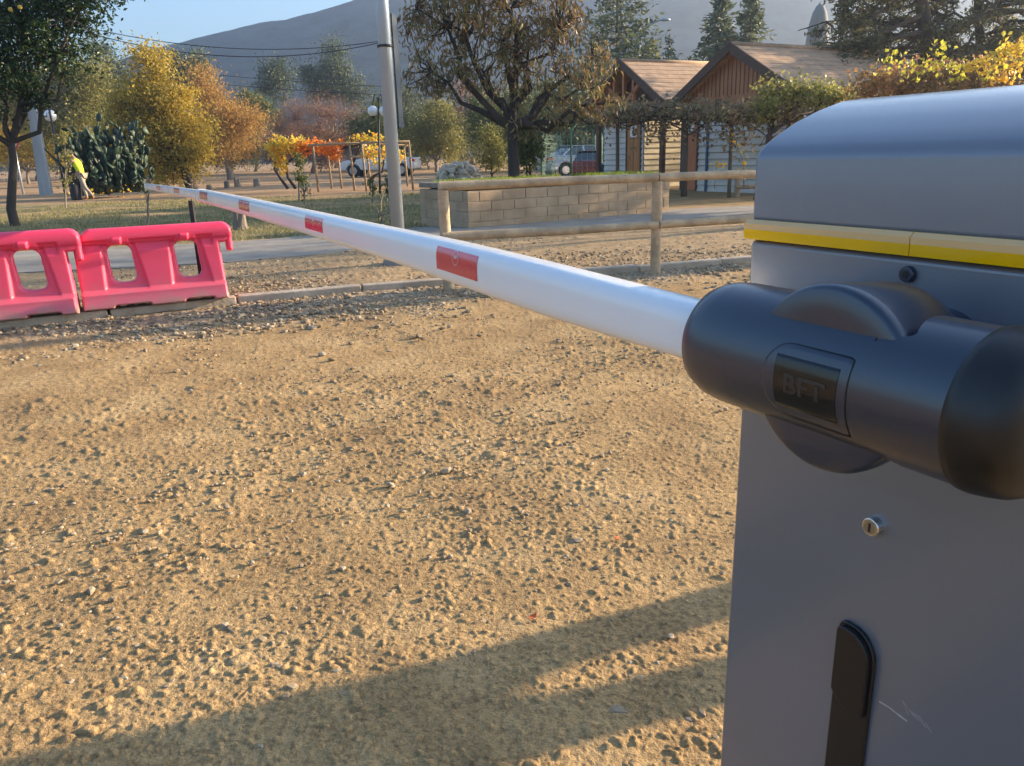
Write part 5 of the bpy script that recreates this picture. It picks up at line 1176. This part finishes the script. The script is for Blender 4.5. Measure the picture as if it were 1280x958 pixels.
# ------------------------------------------------------------------ vehicles
M['glass'] = paint('car_glass', (.03, .04, .05), .06, var=.1, coat=.5, spec=.8)
M['tyre'] = paint('tyre', (.02, .02, .02), .85); M['rim'] = paint('alloy', (.45, .45, .47), .3, metal=.8); M['tail'] = paint('tail_lamp', (.55, .03, .03), .2, coat=.6)
def car(name, lab, pos, yaw, prof, roofp, width, mat, wheels, wr, tail=True, cat='car', tyre_w=.2, tailside=-1, plate=True):
    """prof: side outline (x along, z); roofp: glasshouse outline (x,z) narrower; nose towards +x"""
    root = bpy.data.objects.new(name, None); COL.objects.link(root); root.location = tuple(pos); root.rotation_euler = (0, 0, yaw); tag(root, lab, cat)
    def bl(mb, nm, m_, par, bev=0, segs=2):
        me = bpy.data.meshes.new(nm); me.from_pydata(mb.v, [], mb.f); [me.materials.append(q) for q in (m_ if isinstance(m_, list) else [m_])]; me.polygons.foreach_set('material_index', mb.m); me.polygons.foreach_set('use_smooth', mb.sm); o = bpy.data.objects.new(nm, me); COL.objects.link(o); o.parent = par
        if bev: q = o.modifiers.new('b', 'BEVEL'); q.width = bev; q.segments = segs; q.angle_limit = R(35)
        return o
    w = width/2
    # body with wheel arches cut into the outline
    low = []; xs0, xs1 = prof[0][0], prof[-1][0]; zb_ = prof[0][1]
    pts = [(xs1, zb_)]
    for wx in sorted(wheels, reverse=True):
        for t in np.linspace(0, math.pi, 9): pts.append((wx+wr*1.18*math.cos(t), max(zb_, wr+wr*1.18*math.sin(t)-.02)))
    pts.append((xs0, zb_)); outline = list(prof)+pts[1:-1]
    n = len(outline); mb = MB(); V = []
    lv = [(-1, .0), (-.97, 0), (.97, 0), (1, 0)]
    for yy, ins in ((-w, .0), (w, .0)): V += [(x, yy*(1-.10*max(0, (z-.75))), z) for x, z in outline]
    bm = bmesh.new(); va = [bm.verts.new(v) for v in V[:n]]; vb = [bm.verts.new(v) for v in V[n:]]
    bm.faces.new(va); bm.faces.new(vb[::-1])
    for i in range(n): bm.faces.new([va[(i+1) % n], va[i], vb[i], vb[(i+1) % n]])
    bmesh.ops.recalc_face_normals(bm, faces=bm.faces[:]); bmesh.ops.triangulate(bm, faces=[f for f in bm.faces if len(f.verts) > 4])
    me = bpy.data.meshes.new('body'); bm.to_mesh(me); bm.free(); me.materials.append(mat); body = bpy.data.objects.new('body', me); COL.objects.link(body); body.parent = root
    q = body.modifiers.new('b', 'BEVEL'); q.width = .06; q.segments = 3; q.angle_limit = R(40); [setattr(p, 'use_smooth', True) for p in me.polygons]; q2 = body.modifiers.new('wn', 'WEIGHTED_NORMAL')
    # cabin: glass with a painted roof skin
    def band(f0, f1, wi, m_, nm, par):
        mb = MB(); mb.prism([(x, -wi, z) for x, z in roofp], (0, 2*wi, 0)); return bl(mb, nm, m_, par, .05, 2)
    zt = max(z for x, z in roofp); zbm = min(z for x, z in roofp); mb = MB(); nR = len(roofp); V = []
    for sgn in (-1, 1): V += [(x, sgn*(w*.93-(z-zbm)/(zt-zbm)*w*.22), z) for x, z in roofp]
    mb.add(V, [list(range(nR)), [nR+i for i in range(nR)][::-1]]+[((i+1) % nR, i, nR+i, nR+(i+1) % nR) for i in range(nR)]); bl(mb, 'window', M['glass'], root, .03)
    top = [p for p in roofp if p[1] > zt-.16]; x0, x1 = min(p[0] for p in top), max(p[0] for p in top); wi = w*.73; mb = MB(); mb.abox((x0-.02, -wi, zt-.012), (x1+.02, wi, zt+.028)); bl(mb, 'roof', mat, root, .02)
    def pil(xa, za, xb, zb2, t_=.035):
        for sgn in (-1, 1):
            mb = MB(); f = lambda z: sgn*(w*.93-(z-zbm)/(zt-zbm)*w*.22+.006)
            mb.add([(xa-t_, f(za), za), (xa+t_, f(za), za), (xb+t_, f(zb2), zb2), (xb-t_, f(zb2), zb2)], [(0, 1, 2, 3) if sgn < 0 else (3, 2, 1, 0)]); bl(mb, 'pillar', mat, root)
    pil(roofp[0][0]+.06, roofp[0][1], x0+.04, zt, .06); pil(roofp[-1][0]-.05, roofp[-1][1], x1-.03, zt, .05); xm = (x0+x1)/2; pil(xm, zbm, xm, zt, .04)
    for wx in wheels:
        for sgn in (-1, 1):
            mb = MB(); c = np.array([wx, sgn*(w-.10), wr]); mb.tube([c-[0, tyre_w/2, 0], c-[0, tyre_w/2-.03, 0], c+[0, tyre_w/2-.03, 0], c+[0, tyre_w/2, 0]], [wr*.92, wr, wr, wr*.92], 22); wo = bl(mb, 'wheel', M['tyre'], root)
            mb = MB(); mb.tube([c+[0, sgn*(tyre_w/2-.01), 0], c+[0, sgn*(tyre_w/2+.012), 0]], [wr*.66, wr*.6], 16); bl(mb, 'rim', M['rim'], wo)
    for sgn in (-1, 1):
        mb = MB(); z_ = [p for p in prof if p[0] == min(q[0] for q in prof)]; zt_ = max(p[1] for p in prof[:4])
        mb.abox((xs0-.012, sgn*(w-.22)-.2 if sgn > 0 else sgn*(w-.22)-.2, zt_-.28), (xs0+.34, sgn*(w-.22)+.2+.03*0, zt_-.10)); V2 = np.array(mb.v)
        V2[:, 1] = np.where(np.abs(V2[:, 1]) > w-.1, sgn*(w+.008-.02), V2[:, 1]); mb.v = [tuple(v) for v in V2]; bl(mb, 'tail_lamp', M['tail'], root, .02)
    return root, bl, MB
M['silver'] = paint('silver_blue_paint', (.34, .40, .46), .25, metal=.45, var=.04, coat=.6); M['red'] = paint('dark_red_paint', (.16, .03, .04), .25, var=.05, coat=.6); M['whitep'] = paint('white_paint', (.68, .68, .66), .3, var=.05, coat=.4, dirt=(.4, .32, .22), dirtamt=.3)
sed = [(-2.3, .28), (-2.33, .62), (-2.28, .98), (-1.75, 1.05), (-1.2, 1.05), (1.0, 1.0), (1.9, .86), (2.25, .66), (2.3, .28)]
sedr = [(-1.55, 1.0), (-.85, 1.42), (-.2, 1.47), (.4, 1.42), (1.15, .97)]
c = atY(726, 219, 41.); c[2] = 0
car('sedan_car', 'silver-blue sedan with its red tail lamp facing us inside the mesh enclosure', c, R(24), sed, sedr, 1.78, M['silver'], (-1.35, 1.35), .33)
c = atY(737, 222, 36.8); c[2] = 0
hat = [(-1.6, .28), (-1.64, .6), (-1.6, .95), (-1.3, .98), (1.0, .95), (1.7, .85), (1.95, .6), (2.0, .28)]; hatr = [(-1.35, .93), (-.75, 1.36), (-.1, 1.42), (.4, 1.38), (1.15, .92)]
car('red_car', 'dark red car with a sloping pale rear window, in front of the silver sedan', c, R(80), hat, hatr, 1.66, M['red'], (-1.1, 1.2), .30)[0].scale = (.82, .82, .84)
c = atY(476, 214, 52.); c[2] = 0
pk = [(-2.5, .45), (-2.52, .8), (-2.5, 1.15), (-.9, 1.15), (-.8, 1.12), (1.1, 1.12), (2.2, 1.02), (2.5, .75), (2.5, .42)]; pkr = [(-.75, 1.08), (-.65, 1.68), (-.1, 1.72), (.5, 1.68), (1.15, 1.08)]
car('pickup_truck', 'white pickup truck parked on the field behind the yellow arbour', c, R(172), pk, pkr, 1.8, M['whitep'], (-1.6, 1.55), .40, cat='pickup')
# rubbish bin
def bin_():
    Y = 29.; b = atY(757, 218, Y); b[2] = 0; root = empty('rubbish_bin', b, 'pale blue rubbish bin with dark teal side beside the white wall', 'bin'); mb = MB()
    mb.add([b+np.array(p) for p in ((-.15, -.16, .05), (.17, -.16, .05), (.17, .16, .05), (-.15, .16, .05), (-.18, -.2, .72), (.2, -.2, .72), (.2, .2, .72), (-.18, .2, .72))], [(3, 2, 1, 0), (4, 5, 6, 7), (0, 1, 5, 4), (1, 2, 6, 5), (2, 3, 7, 6), (3, 0, 4, 7)]); mb.build('body', paint('bin_blue', (.10, .30, .38), .45), root, .02)
    mb = MB(); mb.abox(b+[-.2, -.22, .725], b+[.22, .22, .78]); mb.build('lid', paint('bin_lid', (.35, .55, .62), .4), root, .02); mb = MB(); mb.abox(b+[-.19, -.215, .1], b+[-.02, -.19, .7]); mb.build('side_panel', paint('bin_teal', (.01, .08, .08), .5), root)
    for s in (-1, 1): mb = MB(); c = b+[s*.19, .15, .07]; mb.tube([c-[.02, 0, 0], c+[.02, 0, 0]], [.07, .07], 12); mb.build('wheel', M['tyre'], root)
bin_()
# mesh enclosure
def enclosure():
    G_ = paint('green_steel', (.04, .16, .10), .5, var=.2); Gl = paint('light_green_steel', (.22, .34, .22), .5, var=.2); root_p = atY(716, 218, 33.); root_p[2] = 0
    root = empty('mesh_fence', root_p, 'tall green wire mesh fence with outward-bent post tops around the parked cars', 'fence')
    posts = [(677, 33.5, 0), (714, 31.5, 0), (755, 30.5, 0), (703, 43.5, 1), (741, 44.5, 1)]
    P = []
    for px, Y, m_ in posts:
        b = atY(px, 215, Y); b[2] = 0; h = 1.98 if not m_ else 2.05; mb = MB(); mb.tube([b-[0, 0, .1], b+[0, 0, h], b+[.22, -.05, h+.26]], [.04, .04, .035], 7); mb.build('post', Gl if m_ else G_, root); P.append(b)
    for a, b, m_ in ((0, 1, G_), (1, 2, G_), (3, 4, Gl), (0, 3, Gl), (2, 4, Gl)):
        a, b = P[a], P[b]; tb = Tubes(); L = np.linalg.norm(b-a)
        for z in np.linspace(.1, 1.95, 11): tb.add([a+[0, 0, z], b+[0, 0, z]], .005, 4)
        for t in np.linspace(0, 1, max(4, int(L/.22))): q = a+(b-a)*t; tb.add([q+[0, 0, .08], q+[0, 0, 1.97]], .004, 4)
        tb.build('mesh_panel', m_, root)
    b = atY(742, 187, 44.); mb = MB(); mb.box(b, (.55, 0, 0), (0, .02, 0), (0, 0, .28)); o = mb.build('notice_board', paint('lime_board', (.30, .50, .10), .6, var=.4, scale=3)); tag(o, 'lime green notice board on the far side of the mesh enclosure', 'board')
enclosure()

# ------------------------------------------------------------------ people
def skin(name, verts, edges, rad, mat, par, sub=2, root_v=0):
    me = bpy.data.meshes.new(name); me.from_pydata([tuple(map(float, v)) for v in verts], edges, []); o = bpy.data.objects.new(name, me); COL.objects.link(o)
    m = o.modifiers.new('skin', 'SKIN'); sv = me.skin_vertices[0].data
    for i, r in enumerate(rad):
        sv[i].radius = (r, r) if np.isscalar(r) else r; sv[i].use_root = (i == root_v)
    m.use_smooth_shade = True; q = o.modifiers.new('s', 'SUBSURF'); q.levels = sub; q.render_levels = sub
    bpy.context.view_layer.update(); me2 = bpy.data.meshes.new_from_object(o.evaluated_get(bpy.context.evaluated_depsgraph_get())); bpy.data.objects.remove(o)
    me2.materials.clear(); me2.materials.append(mat); [setattr(p, 'use_smooth', True) for p in me2.polygons]; r = bpy.data.objects.new(name, me2); COL.objects.link(r); r.parent = par; return r
M['skin'] = paint('skin', (.36, .20, .13), .6, var=.08); M['lime'] = paint('lime_vest', (.62, .75, .02), .7, var=.1); M['khaki'] = paint('khaki_cloth', (.36, .29, .22), .85, var=.15); M['darkc'] = paint('dark_cloth', (.03, .032, .04), .85, var=.2); M['boot'] = paint('tan_boot', (.35, .17, .06), .7, var=.2); M['whitec'] = paint('white_cap', (.7, .68, .64), .8)
def person(pos, yaw, J, lab, cloth, pants, boots, sleeve, cap=None, wide=1.0):
    """J: joints in the figure's own frame, facing -x; returns the root"""
    root = bpy.data.objects.new('person', None); COL.objects.link(root); root.location = tuple(pos); root.rotation_euler = (0, 0, yaw); tag(root, lab, 'person')
    j = {k: np.array(v, float) for k, v in J.items()}
    V = []; E_ = []; Rr = []; ix = {}
    def add(nm, p, r, to=None):
        ix[nm] = len(V); V.append(p); Rr.append(r)
        if to: E_.append((ix[to], ix[nm]))
    add('pel', j['pel'], (.13, .11)); add('waist', j['pel']*.6+j['chest']*.4, (.125, .10), 'pel'); add('chest', j['chest'], (.15, .115), 'waist'); add('neckb', j['neck'], .065, 'chest'); add('neck', j['neck']*.5+j['head']*.5, .05, 'neckb'); add('headb', j['head']-(j['head']-j['neck'])*.2, .075, 'neck'); add('head', j['head']+(j['head']-j['neck'])*.28, .088, 'headb')
    for s in ('L', 'R'):
        add('sh'+s, j['sh'+s], .062, 'chest'); add('el'+s, j['el'+s], .042, 'sh'+s); add('wr'+s, j['wr'+s], .028, 'el'+s)
        hd = (j['wr'+s]-j['el'+s]); hd /= np.linalg.norm(hd); add('ha'+s, j['wr'+s]+hd*.07, (.035, .018), 'wr'+s)
        sd = np.cross(hd, [0, 0, 1.]); sd = sd/(np.linalg.norm(sd)+1e-6)
        for k in range(4): add(f'f{k}{s}', j['wr'+s]+hd*(.15+(.01 if k in (1, 2) else 0))+sd*(k-1.5)*.018+np.array([-.01, 0, -.01]), .008, 'ha'+s)
        add('th'+s, j['wr'+s]+hd*.08+sd*.05, .009, 'ha'+s)
        add('hip'+s, j['hip'+s], .085, 'pel'); add('kn'+s, j['kn'+s], .052, 'hip'+s); add('an'+s, j['an'+s], .036, 'kn'+s); add('to'+s, j['to'+s], .035, 'an'+s)
    skin('body', V, E_, Rr, M['skin'], root)
    f = lambda a, b, t: j[a]*(1-t)+j[b]*t
    skin('vest', [j['pel']+[0, 0, -.06], f('pel', 'chest', .5), j['chest'], f('chest', 'neck', .72), f('chest', 'shL', .85), f('chest', 'shR', .85)], [(0, 1), (1, 2), (2, 3), (2, 4), (2, 5)], [(.155*wide, .135), (.15*wide, .125), (.172*wide**.5, .14), .085, .078, .078], M[cloth], root)
    for s in ('L', 'R'):
        skin('sleeve', [f('chest', 'sh'+s, .9), j['el'+s], f('el'+s, 'wr'+s, .92)], [(0, 1), (1, 2)], [.076, .054, .042], M[sleeve], root, 1)
    V = [j['pel']]; E_ = []; Rr = [(.15, .13)]
    for s in ('L', 'R'):
        b = len(V); V += [j['hip'+s], j['kn'+s], f('kn'+s, 'an'+s, .93)]; Rr += [.10, .072, .058]; E_ += [(0, b), (b, b+1), (b+1, b+2)]
    skin('trousers', V, E_, Rr, M[pants], root)
    for s in ('L', 'R'): skin('boot', [f('kn'+s, 'an'+s, .8), j['an'+s]+[0, 0, -.01], j['to'+s]], [(0, 1), (1, 2)], [.05, .052, .045], M[boots], root, 1)
    # head details: eyes, nose, mouth, ears, hair
    h = j['head']; upv = (j['head']-j['neck']); upv /= np.linalg.norm(upv); fw = np.array([-1, 0, 0.]); fw = fw-np.dot(fw, upv)*upv; fw /= np.linalg.norm(fw); sd = np.cross(upv, fw)
    for q in (-1, 1):
        mb = MB(); mb.sphere(h+fw*.083+sd*q*.032+upv*.022, .012, 8); o = mb.build('eye', M['darkc']); o.parent = root
        mb = MB(); mb.sphere(h+sd*q*.088+upv*.005, (.02, .012, .03), 8); o = mb.build('ear', M['skin']); o.parent = root
    mb = MB(); mb.tube([h+fw*.088+upv*.02, h+fw*.108-upv*.012], [.008, .016], 6); o = mb.build('nose', M['skin']); o.parent = root
    mb = MB(); mb.box(h+fw*.088-upv*.045, sd*.022, fw*.004, upv*.005); o = mb.build('mouth', paint('lips', (.3, .1, .08), .6)); o.parent = root
    mb = MB(); mb.sphere(h-fw*.018+upv*.040, .098, 14); o = mb.build('hair', M['darkc']); o.parent = root
    if cap:
        mb = MB(); mb.sphere(h-fw*.01+upv*.055, (.106, .104, .09), 14); mb.prism([h+fw*(.07+.10*math.cos(t))+sd*.085*math.sin(t)+upv*.062 for t in np.linspace(-1.57, 1.57, 9)], upv*.012); o = mb.build('cap', M[cap]); o.parent = root
    return root
foot = atY(107, 250, 29.2); foot[2] = 0
person(foot, R(-8), dict(pel=(.02, 0, .94), chest=(-.08, 0, 1.31), neck=(-.18, 0, 1.51), head=(-.26, .0, 1.63), shL=(-.13, .19, 1.40), shR=(-.13, -.19, 1.40), elL=(-.27, .23, 1.10), elR=(-.30, -.22, 1.12), wrL=(-.42, .14, .92), wrR=(-.46, -.12, .95), hipL=(.02, .09, .88), hipR=(.02, -.09, .88), knL=(-.10, .10, .50), knR=(.13, -.09, .46), anL=(.02, .10, .09), anR=(.40, -.09, .12), toL=(-.15, .11, .045), toR=(.32, -.09, .045)),
       'worker in a lime hi-vis vest, white cap and khaki trousers, bending and stepping left', 'lime', 'khaki', 'boot', 'darkc', 'whitec')
hb = foot+np.array([-.36, -.1, 0])
rb_ = empty('waste_drum', hb+[0, .2, 0], 'dark drum-like bin held in front of the bending worker', 'bin'); mb = MB(); c = hb+[0, .2, 0]; mb.tube([c, c+[0, 0, .08], c+[0, 0, .62], c+[0, 0, .66]], [.17, .19, .2, .19], 16); mb.build('body', M['darkc'], rb_); mb = MB(); mb.tube([c+[0, 0, .66], c+[0, 0, .69]], [.215, .215], 16); mb.build('rim', M['dark_metal'], rb_); mb = MB(); mb.tube([c+[-.5, 0, .80], c+[-.2, -.0, .80], c+[.2, 0, .80]], [.02, .02, .02], 6); mb.build('handle', M['dark_metal'], rb_)

# unseen bystander and trees added at right to cast shadows on road and lawn
sdir = np.array([math.sin(SUN_AZ), math.cos(SUN_AZ), 0])
pb_ = np.array([-.06, 1.47, 0])+sdir*3.08
person(pb_, R(20), dict(pel=(.0, 0, .95), chest=(.02, 0, 1.32), neck=(0, 0, 1.5), head=(-.02, .0, 1.63), shL=(.02, .20, 1.42), shR=(.02, -.20, 1.42), elL=(.02, .22, 1.14), elR=(.02, -.22, 1.14), wrL=(-.06, .19, .92), wrR=(-.06, -.19, .92), hipL=(.0, .10, .88), hipR=(0, -.10, .88), knL=(-.02, .16, .48), knR=(-.02, -.16, .48), anL=(.02, .21, .09), anR=(.02, -.21, .09), toL=(-.14, .23, .04), toR=(-.14, -.23, .04)),
       'unseen person in dark work clothes, added beyond the right edge to cast the foreground shadow', 'darkc', 'darkc', 'boot', 'darkc', None, 1.3)
def shade_tree(x, y, tr, zc_, r, seed, lab, ncl=70):
    tree('shade_tree', lab, 'tree', (x, y, 0), [((x, y, zc_), (r, r, r*.8)), ((x+r*.6, y-r*.4, zc_+r*.4), (r*.6, r*.6, r*.5))], M['olive'], M['bark_dark'], seed, ncl=ncl, nleaf=40, rc=.3, leaf=.16, tr=tr, twig=.5)
p = np.array([-.5, 7.0, 0])+sdir*14; shade_tree(p[0], p[1], .26, 7.8, 2.2, 501, 'roadside tree outside the right edge, its trunk shading the kerb')
for i, (x0, y0, L, tr, zc_, r) in enumerate([(-3, 9.4, 17, .10, 6.4, 1.6), (0, 10.6, 22, .14, 7.4, 1.8), (-6, 15.2, 24, .15, 4.0, 2.0), (-4, 17.5, 26, .2, 5.0, 2.4), (-4, 21.5, 30, .2, 5.5, 2.4), (-8, 26, 36, .22, 6.0, 3.0)]):
    p = np.array([x0, y0, 0])+sdir*L
    shade_tree(p[0], p[1], tr, zc_, r, 510+i, ['slim tree outside the right edge nearest the road', 'second tree outside the right edge', 'low-crowned tree outside the right edge level with the planter', 'tree outside the right edge shading the near lawn', 'tree outside the right edge shading the middle lawn', 'largest tree outside the right edge, shading the far lawn'][i])

# ------------------------------------------------------------------ air
def haze():
    mb = MB(); mb.abox((-960, -960, -1.3), (960, 960, 146)); me = bpy.data.meshes.new('haze'); me.from_pydata(mb.v, [], mb.f)
    m = bpy.data.materials.new('haze'); m.use_nodes = True; n = m.node_tree.nodes; l = m.node_tree.links; n.remove(n['Principled BSDF']); v = n.new('ShaderNodeVolumePrincipled')
    v.inputs['Color'].default_value = (.64, .78, 1, 1); v.inputs['Density'].default_value = HAZE_DENSITY; v.inputs['Anisotropy'].default_value = .7; l.new(v.outputs[0], n['Material Output'].inputs['Volume'])
    me.materials.append(m); o = bpy.data.objects.new('haze', me); COL.objects.link(o); tag(o, kind='stuff')
    o['label'] = 'pale blue haze in the air'; o['category'] = 'haze'
haze()
